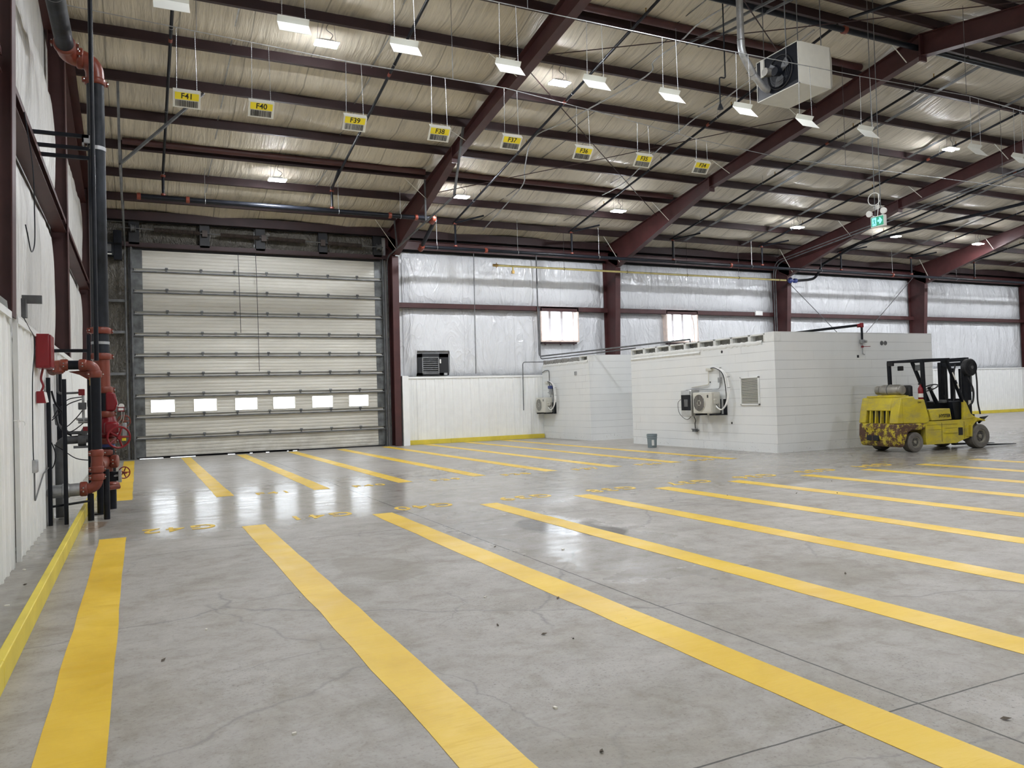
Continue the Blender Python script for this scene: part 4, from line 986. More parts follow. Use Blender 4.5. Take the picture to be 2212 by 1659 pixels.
for x in (12.9, 15.4, 18.0, 20.4, 22.4): mb.tube([(x, 22.6, 5.58), (x, 22.6, zp(22.6)+.05)], .005, 5).torus((x, 22.6, 5.62), (1, 0, 0), .045, .008, 16, 5)
mb.build('hanger', 'black', gp)

# ------------------------------------------------------------------ unit heater under the roof
ht = empty('unit_heater', (11.3, 10.6, 6.77), 'big pale grey unit heater with a black fan end hanging under the ridge', 'heater')
hx0, hx1, hy0, hy1, hz0, hz1 = 10.65, 11.42, 10.09, 11.12, 6.77, 7.53
mb = MB(); mb.box(hx0+.02, hx1, hy0, hy1, hz0, hz1); mb.build('cabinet', 'cream', ht, bevel=.004)
mb = MB(); a = [(hx1, hy0, hz0), (hx1, hy1, hz0), (hx1, hy1, hz1), (hx1, hy0, hz1)]; b_ = [(hx1+.18, hy0+.12, hz0+.14), (hx1+.18, hy1-.12, hz0+.14), (hx1+.18, hy1-.12, hz1-.14), (hx1+.18, hy0+.12, hz1-.14)]
mb.add(a+b_, [(0, 1, 5, 4), (1, 2, 6, 5), (2, 3, 7, 6), (3, 0, 4, 7), (4, 5, 6, 7)]); mb.build('outlet_hood', 'cream', ht, smooth=0)
mb = MB(); mb.box(hx0, hx0+.02, hy0+.015, hy1-.015, hz0+.015, hz1-.015); mb.build('rear_panel', 'black', ht)
mb = MB(); mb.box(hx0-.01, hx0+.02, hy0, hy0+.014, hz0, hz1).box(hx0-.01, hx0+.02, hy1-.014, hy1, hz0, hz1).box(hx0-.01, hx0+.02, hy0, hy1, hz1-.014, hz1).box(hx0-.01, hx0+.02, hy0, hy1, hz0, hz0+.014); mb.build('rim', 'cream', ht)
fc = Vector((hx0-.015, hy0+.44, hz0+.36))
mb = MB(); mb.torus(fc, (1, 0, 0), .30, .012, 36, 8)
for r in (.26, .22, .18): mb.torus(fc-Vector((.03, 0, 0)), (1, 0, 0), r, .003, 30, 4)
mb.build('fan_guard', 'rubber_black', ht)
for k in range(3):
    an = math.radians(-90+120*k); mb = MB(); T_ = Matrix.Translation(fc) @ Matrix.Rotation(an, 4, 'X') ; mb.T = T_
    mb.prism([(0, .05, -.04), (0, .12, -.09), (-.03, .25, -.09), (-.04, .27, .0), (-.04, .25, .09), (-.03, .12, .07), (0, .05, .04)], (.006, 0, 0)); mb.build('fan_blade', 'galv_dull', ht)
mb = MB(); mb.tube([fc-Vector((.12, 0, 0)), fc+Vector((.02, 0, 0))], .075, 16); mb.build('fan_motor', 'black', ht)
mb = MB(); mb.tube([(hx0-.14, hy1-.35, hz0+.44), (hx0, hy1-.35, hz0+.44)], .075, 18); mb.build('gas_blower', 'alum', ht)
mb = MB(); mb.box(hx0-.03, hx0, hy1-.21, hy1-.13, hz0+.42, hz1-.01); mb.build('control_plate', 'lpwhite', ht)
mb = MB()
for x, y in ((hx0+.1, hy0+.1), (hx0+.1, hy1-.1), (hx1-.1, hy0+.1), (hx1-.1, hy1-.1)): mb.tube([(x, y, hz1), (x, y, zp(y)+.1)], .008, 6)
mb.build('hanging_rod', 'galv_dull', ht)
fl_ = empty('flue_pipe', (9.9, 10.7, 7.2), 'round galvanised flue pipe bending down into the back of the unit heater', 'flue')
mb = MB(); mb.tube([(9.92, 10.72, 8.55), (9.92, 10.72, 7.68)], .062, 18); mb.build('duct', 'galv', fl_)
mb = MB(); mb.tube([(9.92, 10.72, 7.70)]+bend((9.92, 10.72, 7.62), (9.93, 10.72, 7.45), (10.2, 10.76, 7.16), .12)+[(10.28, 10.78, 7.07)], .066, 18); mb.build('elbow', 'galv', fl_)
mb = MB(); mb.tube([(10.24, 10.77, 7.11), (10.50, 10.8, 6.93)]+bend((10.50, 10.8, 6.93), (10.56, 10.8, 6.9), (10.66, 10.8, 6.9), .05), .062, 18); mb.build('duct', 'galv', fl_)
for c, d in (((9.92, 10.72, 7.66), (0, 0, 1)), ((9.99, 10.73, 7.40), (.5, .05, -.8)), ((10.22, 10.77, 7.13), (.8, .05, -.6))):
    mb = MB(); mb.lathe(c, d, [(0, .067), (.006, .072), (.012, .067)], 18); mb.build('seam_ring', 'galv_dull', fl_)
mb = MB(); mb.tube([(10.0, 11.25, 9.0), (10.0, 11.25, 7.25)]+bend((10.0, 11.25, 7.25), (10.0, 11.25, 7.2), (9.92, 11.25, 7.2), .04)+bend((9.92, 11.25, 7.2), (9.86, 11.25, 7.2), (9.86, 11.25, 7.1), .05)+[(9.86, 11.25, 6.68)], .013, 8)
mb.lathe((9.86, 11.25, 6.70), (0, 0, -1), [(0, .02), (.04, .035), (.10, .055)], 12)
tag(mb.build('gas_drop', 'black_dusty'), 'short black gas drop beside the flue of the unit heater', 'gas pipe')
for y, nm in ((10.35, 'nearer'), (10.85, 'farther')):
    mb = MB(); mb.bar((10.5, 12.2, 8.42-.0), (10.8, 8.6, 8.2), .04, .04) if False else mb.bar((10.3+(.3 if nm == 'nearer' else 0), 12.7, zp(12.7)-.03), (10.9+(.3 if nm == 'nearer' else 0), 9.5, zp(9.5)-.03), .04, .04)
    tag(mb.build('strut_channel', 'galv_dull'), 'perforated grey strut channel above the unit heater, the %s one' % nm, 'strut')
# roof conduits
for nm, pts in (('up the slope in the bay with the unit heater', [(10.37, 11.17), (10.08, 11.96), (10.07, 12.6), (9.94, 13.34), (10.1, 13.9), (9.3, 16.0), (8.9, 16.9), (9.4, 18.4), (9.8, 19.3), (9.9, 20.5), (10.0, 22.6)]),
                ('further right in the bay with the unit heater', [(12.6, 11.5), (12.55, 14.0), (12.4, 15.2), (12.5, 17.0), (12.7, 18.6), (12.5, 19.5)])):
    mb = MB(); mb.tube(spline([(x, y, zp(y)-.07) for x, y in pts], 5), .016, 7)
    tag(mb.build('roof_conduit', 'galv'), 'kinked grey electrical conduit '+nm, 'conduit')
mb = MB(); mb.tube([(x, y, z) for x, y, z in [(22.9, 23.3, 2.7), (22.9, 23.3, 5.9)]]+bend((22.9, 23.3, 5.9), (22.9, 23.2, 6.35), (23.0, 22.0, 6.65), .3)+[(23.05, 8.0, 8.05)], .024, 8)
mb.tube([(22.8, 23.3, 2.7), (22.8, 23.3, 5.9)]+bend((22.8, 23.3, 5.9), (22.8, 23.2, 6.42), (22.95, 22.0, 6.72), .3)+[(23.0, 8.0, 8.12)], .02, 8)
tag(mb.build('conduit_pair', 'galv_dull'), 'pair of grey conduits up the third column and along its rafter', 'conduit')

# ------------------------------------------------------------------ exit sign
ex = empty('exit_sign', (12.87, 10.4, 4.43), 'green running-man exit sign with twin emergency lamps hanging from the roof', 'exit sign')
ey0, ey1, ez0, ez1 = 10.24, 10.54, 4.43, 4.64
MB().box(12.86, 12.93, ey0, ey1, ez0, ez1).build('housing', 'white', ex, bevel=.004)
face = MB().box(12.855, 12.862, ey0+.015, ey1-.015, ez0+.02, ez1-.015).build('lit_face', 'green', ex)
def pic(poly, m='glow', o=.002):
    # poly in (u right as read from -X side => decreasing Y, v up), cm
    pts = [(12.855-o, ey1-.015-u/100, ez0+.02+v/100) for u, v in poly]
    return pts
mb = MB(); mb.prism(pic([(2.5, 1), (11.5, 1), (11.5, 16), (2.5, 16)]), (-.001, 0, 0)); mb.build('pictogram_panel', 'glow', ex, smooth=0)
mb = MB()
hd = [(6.8+1.0*math.cos(a*.7854), 13.6+1.0*math.sin(a*.7854)) for a in range(8)]
for poly in (hd, [(5.6, 12.4), (8.2, 12.0), (8.4, 7.6), (6.2, 7.6)], [(8.0, 11.8), (10.8, 9.8), (10.4, 9.0), (8.0, 10.4)], [(5.8, 12.2), (3.4, 9.6), (4.0, 9.0), (6.4, 11.2)], [(6.2, 7.8), (8.4, 7.8), (9.8, 3.0), (8.8, 2.4), (7.2, 6.0)], [(6.4, 7.8), (7.6, 7.2), (5.6, 4.2), (2.9, 3.4), (2.9, 4.4), (5.0, 5.2)]):
    mb.prism(pic(poly, o=.0035), (-.001, 0, 0))
mb.build('running_figure', 'green', ex, smooth=0)
mb = MB(); mb.prism(pic([(14.5, 7), (19, 7), (17.5, 3.2), (20.5, 3.2), (24.8, 9), (20.5, 14.8), (17.5, 14.8), (19, 11), (14.5, 11)][:]), (-.001, 0, 0)); mb.build('arrow', 'glow', ex, smooth=0)
for y in (ey0+.0, ey1+.02):
    hd_ = MB(); hd_.lathe((12.86, y, ez1+.07), (-1, -.25, -.15), [(-.04, .02), (-.03, .05), (.02, .062), (.03, .055)], 18).tube([(12.89, y-.01, ez1+.05), (12.89, (y+10.39)/2, ez1)], .012, 6); hd_.build('lamp_head', 'white', ex)
mb = MB()
for y in (10.33, 10.46): mb.tube([(12.89, y, ez1), (12.89, y, 8.92)], .007, 6)
mb.build('hanging_rod', 'galv_dull', ex)
mb = MB(); mb.torus((12.88, 10.46, 4.98), (1, .2, 0), .12, .008, 28, 6).tube(spline([(12.88, 10.36, 5.05), (12.88, 10.36, 4.9), (12.88, 10.40, ez1)], 5), .008, 6); mb.build('cable_loop', 'white', ex)

# ------------------------------------------------------------------ block rooms
def block_wall(name, x0, x1, y0, y1, z1, m):
    return struct(MB().box(x0, x1, y0, y1, 0, z1).build(name, m, smooth=0))
BXF = 12.42
near = block_wall('wall_block_room_left', BXF, BXF+.2, 12.74, 18.18, 2.42, 'block_y')
block_wall('wall_block_room_front', BXF+.2, 17.5, 12.74, 12.94, 2.63, 'block_x')
block_wall('wall_block_room_back', BXF+.2, 17.5, 17.98, 18.18, 2.62, 'block_x')
block_wall('wall_block_room_right', 17.3, 17.5, 12.94, 17.98, 2.62, 'block_y')
farw = block_wall('wall_far_room_left', BXF, BXF+.2, 20.42, 23.48, 2.42, 'block_y')
block_wall('wall_far_room_front', BXF+.2, 17.5, 20.42, 20.62, 2.62, 'block_x')
def open_block(par, ya, yb, z0=2.425, h=.19, fill=True):
    """top-course block laid with its core facing out"""
    mb = MB(); x0, x1 = BXF, BXF+.2; w_ = .038
    mb.box(x0, x1, ya, ya+w_, z0, z0+h).box(x0, x1, yb-w_, yb, z0, z0+h).box(x0, x1, ya, yb, z0+h-.035, z0+h).box(x0, x1, ya, yb, z0, z0+.01)
    o = mb.build('open_block', 'block_plain', par, smooth=0, bevel=.006)
    MB().box(x0+.15, x1, ya+w_, yb-w_, z0+.01, z0+h-.035).build('core_fill', 'block_raw', o, smooth=0)

edges = [13.02, 13.50, 14.09, 14.68, 15.26, 15.80, 16.42, 17.0, 17.56, 18.17]
for a, b_ in zip(edges, edges[1:]): open_block(near, a+.004, b_-.004)
MB().box(BXF, BXF+.2, 12.74, 13.02, 2.42, 2.63).build('corner_block', 'block_plain', near, smooth=0, bevel=.006)
# plaster smear under the open course
def smear(par, y0, y1, z, name, amp, m='block_plain', d=.02, seed=1):
    rs = random.Random(seed); mb = MB(); n = int((y1-y0)/.05); vs = []
    for i in range(n+1):
        y = y0+(y1-y0)*i/n; k = rs.uniform(-1, 1)*amp
        vs += [(BXF-.002, y, z-.05+k), (BXF-d-abs(k)*.3, y, z), (BXF-.002, y, z+.035+abs(k))]
    mb.add(vs, [(3*i, 3*i+1, 3*i+4, 3*i+3) for i in range(n)]+[(3*i+1, 3*i+2, 3*i+5, 3*i+4) for i in range(n)])
    mb.build(name, m, par, smooth=60)
smear(near, 13.1, 18.15, 2.42, 'mortar_smear', .018); smear(near, 15.2, 18.15, 2.33, 'mortar_ledge', .006, d=.03, seed=3)
open_block(farw, 20.50, 20.98); MB().box(BXF, BXF+.2, 20.42, 20.50, 2.42, 2.61).build('corner_block', 'block_plain', farw, smooth=0)
rs = random.Random(4); mb = MB(); y = 21.0
while y < 23.4:
    w_ = rs.uniform(.12, .3); y2 = min(y+w_, 23.44); mb.box(BXF+rs.uniform(0, .03), BXF+.2, y, y2-.01, 2.42, 2.42+rs.uniform(.15, .19)); y = y2
mb.build('broken_course', 'block_raw', farw, smooth=0, bevel=.02)
smear(farw, 20.5, 23.4, 2.42, 'mortar_smear', .02, seed=8)
# holes and small fixings on the block faces
for (y, z, r) in ((14.42, 2.30, .035), (14.16, .63, .025), (14.87, 1.60, .02)):
    MB().tube([(BXF-.003, y, z), (BXF-.001, y, z)], r, 10).build('hole', 'dark', near, smooth=0)
fr_ = bpy.data.objects['wall_block_room_front']
for (x, z, r) in ((15.75, 2.39, .045), (15.87, 2.39, .045)):
    MB().torus((x, 12.735, z), (0, 1, 0), r, .008, 18, 6).tube([(x, 12.737, z), (x, 12.735, z)], r*.8, 10).build('capped_hole', 'galv_dull', fr_)
MB().box(14.92, 14.98, 12.735, 12.74, 2.05, 2.11).build('hole', 'dark', fr_)

def condenser(y0, z0, label):
    """outdoor unit on a wall bracket; front faces -X, y0 = edge nearest the camera"""
    x0, x1, w_, h = 12.10, 12.36, .68, .50
    root = empty('ac_condenser', ((x0+x1)/2, y0+w_/2, z0), label, 'air conditioner')
    MB().box(x0, x1, y0, y0+w_, z0, z0+h).build('cabinet', 'cream', root, bevel=.012)
    c = Vector((x0-.002, y0+w_-.23, z0+h/2))
    MB().tube([c+Vector((.001, 0, 0)), c-Vector((.002, 0, 0))], .205, 32).build('fan_opening', 'dark', root)
    mb = MB(); mb.torus(c-Vector((.008, 0, 0)), (1, 0, 0), .205, .008, 36, 6).torus(c-Vector((.008, 0, 0)), (1, 0, 0), .06, .005, 20, 5)
    for k in range(9):
        dy = -.18+k*.045; hh = math.sqrt(max(0, .2**2-dy*dy)); mb.tube([c+Vector((-.010, dy, -hh)), c+Vector((-.010, dy, hh))], .005, 5)
    mb.build('fan_grille', 'cream', root)
    MB().box(x0-.008, x0, y0+.02, y0+.21, z0+.03, z0+h-.05).build('service_panel', 'cream', root, bevel=.004)
    MB().box(x0-.012, x0-.008, y0+.11, y0+.15, z0+h-.13, z0+h-.06).build('badge', 'ink', root)
    mb = MB(); mb.box(x0+.06, x0+.2, y0-.03, y0, z0+.22, z0+h-.03); mb.build('terminal_cover', 'cream', root, bevel=.008)
    mb = MB(); mb.box(x0+.05, x0+.12, y0-.045, y0, z0+h-.12, z0+h-.04).box(x0+.05, x0+.12, y0-.05, y0, z0+.3, z0+.34); mb.build('handle', 'cream', root, bevel=.01)
    mb = MB()
    for y in (y0+.06, y0+w_-.1): mb.box(x0-.02, BXF, y-.018, y+.018, z0-.045, z0-.005).box(BXF-.04, BXF, y-.018, y+.018, z0-.045, z0+.33)
    mb.box(x1-.02, BXF, y0-.16, y0-.12, z0-.045, z0+.33).box(x0-.02, x1, y0-.16, y0-.0, z0-.04, z0-.015)
    mb.build('wall_bracket', 'black', root)
    return root
ac1 = condenser(14.46, .86, 'cream air conditioner outdoor unit on the near block wall beside the grille')
ac2 = condenser(22.72, .86, 'cream air conditioner outdoor unit on the far block wall above the yellow curb')
def hoses(y, z0, label, h, rr=.45):
    """insulated lines looping from the wall down into the unit's near side"""
    root = empty('refrigerant_lines', (12.3, y, z0), label, 'pipe')
    for k, (m, r, dx) in enumerate((('white', .017, 0), ('white', .014, .03), ('black', .010, .05))):
        mb = MB(); d = dx
        pts = spline([(12.40, y+.42, z0+h), (12.36-d, y+.12, z0+h+.01), (12.30-d, y-.28+d, z0+h*.86), (12.26-d, y-.42+d, z0+h*.48), (12.22, y-.40+d, z0+.20), (12.2, y-.22, z0+.03), (12.18, y-.06, z0+.10+d)], 6)
        mb.tube(pts, r, 8); mb.build('line', m, root)
    MB().box(12.36, 12.42, y+.30, y+.50, z0+h-.05, z0+h+.02).build('wall_sleeve', 'cream', root, bevel=.01)
    mb = MB()
    for zz in (.55, .8): mb.torus((12.27, y-.40, z0+h*zz-.02), (0, 0, 1), .035, .004, 14, 5)
    mb.build('cable_tie', 'black', root)
    return root
hoses(14.46, .92, 'white and black refrigerant lines arching over the near air conditioner', 1.0)
hoses(22.72, .92, 'white refrigerant lines looping beside the far air conditioner', .95)
mb = MB(); mb.tube([(12.38, 15.52, 1.49), (12.38, 14.95, 1.54)]+bend((12.38, 14.95, 1.54), (12.38, 14.88, 1.55), (12.38, 14.88, 1.62), .04)+[(12.38, 14.88, 1.88)], .013, 7)
tag(mb.build('wall_conduit', 'cream'), 'bent cream conduit on the block wall above the near air conditioner', 'conduit')
mb = MB(); mb.tube([(12.3, 15.70, 1.38)]+bend((12.3, 15.70, 1.38), (12.33, 15.70, 1.43), (12.36, 15.55, 1.43), .05)+[(12.38, 14.7, 1.43)]+bend((12.38, 14.62, 1.43), (12.38, 14.48, 1.43), (12.38, 14.48, 1.56), .1)+[(12.38, 14.48, 1.80)]+bend((12.38, 14.48, 1.85), (12.38, 14.48, 1.95), (12.38, 14.36, 1.9), .06), .012, 7)
mb.box(12.35, 12.42, 14.44, 14.52, 1.58, 1.70)
tag(mb.build('wall_conduit', 'galv'), 'grey conduit with a switch box above the steel bottle station', 'conduit')
# wall mounted drinking fountain: stainless body with a dark alcove
bf = empty('bottle_filler', (12.3, 15.52, .78), 'stainless bottle filling station with a dark alcove on the near block wall', 'water dispenser')
MB().box(12.17, 12.42, 15.30, 15.70, .78, 1.42).build('body', 'steel', bf, bevel=.012)
MB().box(12.163, 12.172, 15.32, 15.68, .93, 1.31).build('alcove', 'black_dusty', bf, bevel=.003)
MB().box(12.155, 12.165, 15.42, 15.56, 1.02, 1.2).build('spout_panel', 'galv_dull', bf, bevel=.003)
MB().box(12.155, 12.17, 15.33, 15.67, 1.32, 1.39).build('top_trim', 'steel', bf, bevel=.003)
MB().box(12.16, 12.168, 15.36, 15.64, 1.335, 1.36).build('name_strip', 'ink', bf)
mb = MB(); mb.tube(spline([(12.2, 15.74, 1.2), (12.2, 15.86, 1.1), (12.22, 15.83, .85), (12.25, 15.6, .70), (12.3, 15.48, .78)], 6), .006, 6); mb.build('power_cord', 'black', bf)
mb = MB(); mb.tube(spline([(12.3, 15.38, .78), (12.33, 15.36, .68), (12.36, 15.42, .60), (12.38, 15.44, .48)], 6), .012, 6).box(12.33, 12.41, 15.38, 15.50, .40, .47).tube([(12.38, 15.58, .46), (12.38, 15.3, .44)], .012, 6); mb.build('drain_trap', 'galv_dull', bf)
# return air grille
gr = empty('wall_grille', (12.4, 13.5, 1.06), 'white framed return air grille on the near block wall', 'grille')
mb = MB(); y0, y1, z0, z1 = 13.22, 13.82, 1.04, 1.68
mb.box(12.39, 12.425, y0, y0+.035, z0, z1).box(12.39, 12.425, y1-.035, y1, z0, z1).box(12.39, 12.425, y0, y1, z0, z0+.035).box(12.39, 12.425, y0, y1, z1-.035, z1); mb.build('frame', 'white_metal', gr, bevel=.003)
MB().box(12.415, 12.43, y0+.03, y1-.03, z0+.03, z1-.03).build('backing', 'dark', gr)
for k in range(22):
    z = z0+.045+k*.0255; mb = MB(); mb.prism([(12.395, y0+.035, z), (12.413, y0+.035, z+.013), (12.413, y0+.035, z+.016), (12.395, y0+.035, z+.004)], (0, y1-y0-.07, 0)); mb.build('slat', 'cream', gr, smooth=0)
# sprinkler drop on the front of the block room
mb = MB(); mb.tube([(13.6, 13.6, 2.66), (15.02, 12.72, 2.80)], .03, 10).tube([(15.05, 12.69, 2.80), (15.05, 12.69, 2.46)], .025, 10)
d_ = mb.build('sprinkler_drop', 'black'); tag(d_, 'black pipe with a red elbow and gauge coming over the front of the block room', 'sprinkler pipe')
mb = MB(); mb.lathe((15.05, 12.69, 2.80), (0, 0, 1), [(-.06, .032), (-.05, .045), (.04, .045), (.05, .03)], 12).tube([(14.96, 12.74, 2.78), (15.05, 12.69, 2.8)], .042, 10).tube([(15.05, 12.69, 2.32), (15.05, 12.69, 2.28)], .03, 8).tube([(15.05, 12.66, 2.30), (15.2, 12.6, 2.30)], .008, 5); mb.build('fitting', 'red', d_)
mb = MB(); mb.tube([(15.05, 12.69, 2.46), (15.05, 12.69, 2.25)]+bend((15.05, 12.69, 2.22), (15.05, 12.69, 2.12), (15.14, 12.69, 2.12), .06), .014, 8).box(15.0, 15.10, 12.65, 12.73, 2.38, 2.46).tube([(15.1, 12.66, 2.42), (15.14, 12.64, 2.42)], .03, 10); mb.build('valve', 'galv', d_)
# conduits on the back wall and along the block wall tops
for pts, r, lab in (([(10.0, 23.45, 6.12), (9.96, 23.45, 2.2)], .014, 'thin grey vertical conduit on the back wall liner left of the windows'),
                    ([(12.28, 23.40, 6.2), (12.28, 23.40, 2.86)]+bend((12.28, 23.40, 2.86), (12.28, 23.4, 2.76), (12.38, 23.2, 2.75), .1)+[(12.5, 20.3, 2.74), (12.52, 15.7, 2.70), (12.5, 15.68, 2.5)], .024, 'grey conduit coming down beside the first window and along the top of the block walls'),
                    ([(12.34, 23.42, 4.4), (12.34, 23.42, 2.72)]+bend((12.34, 23.42, 2.7), (12.34, 23.42, 2.66), (12.5, 23.1, 2.68), .1)+[(12.6, 20.3, 2.66), (12.6, 18.2, 2.66)], .018, 'second grey conduit running over the gap between the block rooms'),
                    ([(12.38, 23.3, 2.56), (11.75, 23.38, 2.56)]+bend((11.8, 23.38, 2.56), (11.64, 23.38, 2.56), (11.64, 23.38, 2.4), .1)+[(11.62, 23.38, .95)], .016, 'grey conduit drop in front of the ribbed wainscot left of the far room'),
                    ([(12.38, 23.4, 2.2), (12.38, 23.2, 2.26)]+bend((12.38, 23.1, 2.26), (12.38, 22.92, 2.26), (12.38, 22.92, 2.1), .1)+[(12.38, 22.92, 1.55)], .014, 'grey conduit elbow down to the blue box above the far air conditioner')):
    tag(MB().tube(pts, r, 8).build('wall_conduit', 'galv_dull'), lab, 'conduit')
bb = empty('gas_regulator', (12.34, 22.8, 1.5), 'small blue box and valve above the far air conditioner', 'regulator')
MB().box(12.28, 12.42, 22.68, 22.86, 1.64, 1.74).build('cover', 'blue', bb, bevel=.01)
MB().box(12.30, 12.40, 22.72, 22.84, 1.45, 1.64).tube([(12.33, 22.95, 1.52), (12.33, 22.7, 1.50)], .018, 8).build('valve_body', 'galv', bb, bevel=.006)
mb = MB(); mb.tube(spline([(12.33, 22.78, 1.45), (12.3, 22.72, 1.25), (12.28, 22.66, 1.12), (12.25, 22.7, 1.05)], 5), .007, 6); mb.build('cable', 'black', bb)
MB().box(12.385, 12.42, 21.18, 21.28, 2.03, 2.14).build('switch_box', 'galv', farw, bevel=.005)
MB().box(21.9, 22.25, 23.38, 23.44, 4.33, 4.5).build('junction_box', 'white', bpy.data.objects['wall_back'])
MB().box(17.95, 18.2, 23.40, 23.46, 4.45, 4.62).build('junction_box', 'white', bpy.data.objects['wall_back']) if False else None
# pail
pl = empty('pail', (11.78, 16.42, 0), 'grey plastic pail standing on the floor by the near block wall', 'bucket')
mb = MB(); mb.lathe((11.78, 16.42, 0), (0, 0, 1), [(0, .108), (.01, .112), (.25, .124), (.255, .136), (.265, .136), (.27, .128), (.295, .13), (.30, .14), (.31, .14), (.315, .13), (.335, .131), (.34, .137), (.345, .137), (.346, .122), (.05, .11), (.049, .0)], 28); mb.build('body', 'pail', pl)
mb = MB(); mb.torus((11.78, 16.42, .27), (.75, .62, .25), .135, .003, 24, 5, 90, 270); mb.build('bail', 'galv', pl)
MB().box(11.69, 11.75, 16.29, 16.31, .06, .20).build('label', 'white', pl)

# ------------------------------------------------------------------ left wall boxes and fire riser
rb = empty('alarm_cabinet', (-.94, 9.98, 1.84), 'large red alarm cabinet mounted high on the left wall', 'alarm box')
MB().box(-.98, -.85, 9.80, 10.18, 1.83, 2.20).build('case', 'red', rb, bevel=.006)
MB().box(-.85, -.835, 9.81, 10.17, 1.84, 2.19).build('lid', 'red', rb, bevel=.004)
MB().box(-.97, -.86, 9.795, 9.80, 1.85, 2.18).build('end_plate', 'red', rb, bevel=.003)
al = empty('horn_strobe', (-.95, 9.98, 1.46), 'small red horn strobe with a white lens low on the left wall', 'alarm')
MB().prism([(-.99, 9.90, 1.45), (-.90, 9.90, 1.45), (-.92, 9.90, 1.58), (-.99, 9.90, 1.58)], (0, .14, 0)).build('housing', 'red', al, bevel=.004)
MB().prism([(-.90, 9.91, 1.455), (-.885, 9.92, 1.46), (-.905, 9.92, 1.57), (-.92, 9.91, 1.575)], (0, .12, 0)).build('lens', 'white', al)
mb = MB(); mb.tube(spline([(-.93, 9.98, 1.83), (-.95, 9.98, 1.72), (-.93, 9.98, 1.64), (-.95, 9.98, 1.58)], 5), .012, 6); tag(mb.build('alarm_cable', 'red'), 'short red cable between the alarm cabinet and the horn strobe', 'cable')
ob = empty('outlet_box', (-.97, 9.4, .75), 'grey electrical outlet box low on the left wall', 'outlet')
MB().box(-1.0, -.94, 9.33, 9.48, .73, .86).build('box', 'galv', ob, bevel=.006)
MB().box(-.945, -.938, 9.34, 9.47, .74, .85).build('cover_plate', 'galv', ob, bevel=.003)
tag(MB().tube([(-.965, 9.36, .73), (-.965, 9.36, .56)]+bend((-.965, 9.36, .52), (-.965, 9.36, .44), (-.965, 9.5, .46), .05)+[(-.965, 10.2, .66), (-.965, 10.9, .70)], .008, 6).build('wall_conduit', 'galv_dull'), 'thin grey conduit looping below the outlet box on the left wall', 'conduit')
tag(MB().tube(spline([(-.97, 9.36, .86), (-.972, 9.36, 1.0), (-.968, 9.33, 1.3), (-.97, 9.4, 1.7), (-.965, 9.6, 2.1), (-.97, 9.2, 2.2), (-.97, 8.8, 2.26)], 6), .005, 6).build('wall_cable', 'black_dusty'), 'loose dark cable climbing the white wainscot from the outlet box', 'cable')
tag(MB().tube(spline([(-.98, 9.2, 4.4), (-.93, 9.35, 3.9), (-.93, 9.45, 3.4), (-.93, 9.4, 3.1), (-.94, 9.2, 2.98), (-.95, 9.0, 3.12), (-.96, 8.95, 3.2)], 6), .006, 6).build('wall_cable', 'black'), 'loose black cable hanging in a hook from the left wall girt', 'cable')
hk = MB(); hk.tube([(-.98, 8.05, 1.28), (-.93, 8.05, 1.28)], .006, 6).torus((-.92, 8.06, 1.25), (0, 1, 0), .028, .005, 16, 5, -90, 120).tube([(-.945, 8.05, 1.29), (-.945, 8.05, 1.22)], .009, 6)
tag(hk.build('wall_hook', 'white'), 'small white hook on the folded sheet at the left picture edge', 'hook')
mb = MB(); mb.box(-1.0, -.83, 8.92, 8.96, 2.42, 2.50).box(-1.0, -.96, 8.86, 9.0, 2.28, 2.46)
tag(mb.build('angle_bracket', 'galv_dull'), 'short grey angle bracket sticking out of the left wall liner', 'bracket')

rz = empty('fire_riser', (-.43, 11.55, 0), 'tall black and orange fire sprinkler riser with valves beside the left wall', 'fire riser')
RX, RY = -.425, 11.6
def P_(name, m, fn, parent=rz, **k): mb = MB(); fn(mb); return mb.build(name, m, parent, **k)
def coup(c, d, r, m='orange', par=rz):
    c, d = Vector(c), Vector(d).normalized(); mb = MB()
    mb.lathe(c-d*.045, d, [(0, r), (.008, r*1.17), (.022, r*1.24), (.068, r*1.24), (.082, r*1.17), (.09, r)], 22)
    u = Vector((0, 0, 1)).cross(d) if abs(d.z) < .9 else Vector((1, .35, 0)).normalized()
    for s_ in (-1, 1): q = c+u.normalized()*s_*(r*1.3); mb.bar(q-d*.03, q+d*.03, r*.42, r*.36)
    o = mb.build('coupling', m, par)
    b2 = MB()
    for s_ in (-1, 1): q = c+u.normalized()*s_*(r*1.38); w_ = d.cross(u).normalized(); b2.tube([q-w_*r*.42, q+w_*r*.42], .008, 6)
    b2.build('bolt', 'steel', o)
P_('pipe', 'black_dusty', lambda m: m.tube([(RX, RY, 2.08), (RX, RY, 5.72)], .105, 28))
P_('elbow', 'orange', lambda m: m.tube([(RX, RY, 5.70)]+bend((RX, RY, 5.76), (RX, RY, 5.98), (RX-.17, RY-.03, 5.98), .2)+[(RX-.2, RY-.03, 5.98)], .112, 26))
P_('elbow', 'orange', lambda m: m.tube([(RX-.16, RY-.03, 5.98)]+bend((RX-.2, RY-.03, 5.98), (RX-.30, RY-.05, 5.98), (RX-.32, RY-.3, 6.0), .15)+[(RX-.32, RY-.36, 6.0)], .112, 26))
coup((RX, RY, 5.70), (0, 0, 1), .105); coup((RX-.17, RY-.03, 5.98), (1, 0, 0), .108); coup((RX-.32, RY-.36, 6.0), (0, 1, 0), .105)
P_('pipe', 'black_dusty', lambda m: m.tube([(RX-.32, RY-.36, 6.0), (RX-.34, 4.5, 6.05)], .105, 28))
P_('seam_ring', 'galv', lambda m: m.torus((RX-.33, 9.9, 6.01), (0, 1, 0), .106, .004, 30, 5))
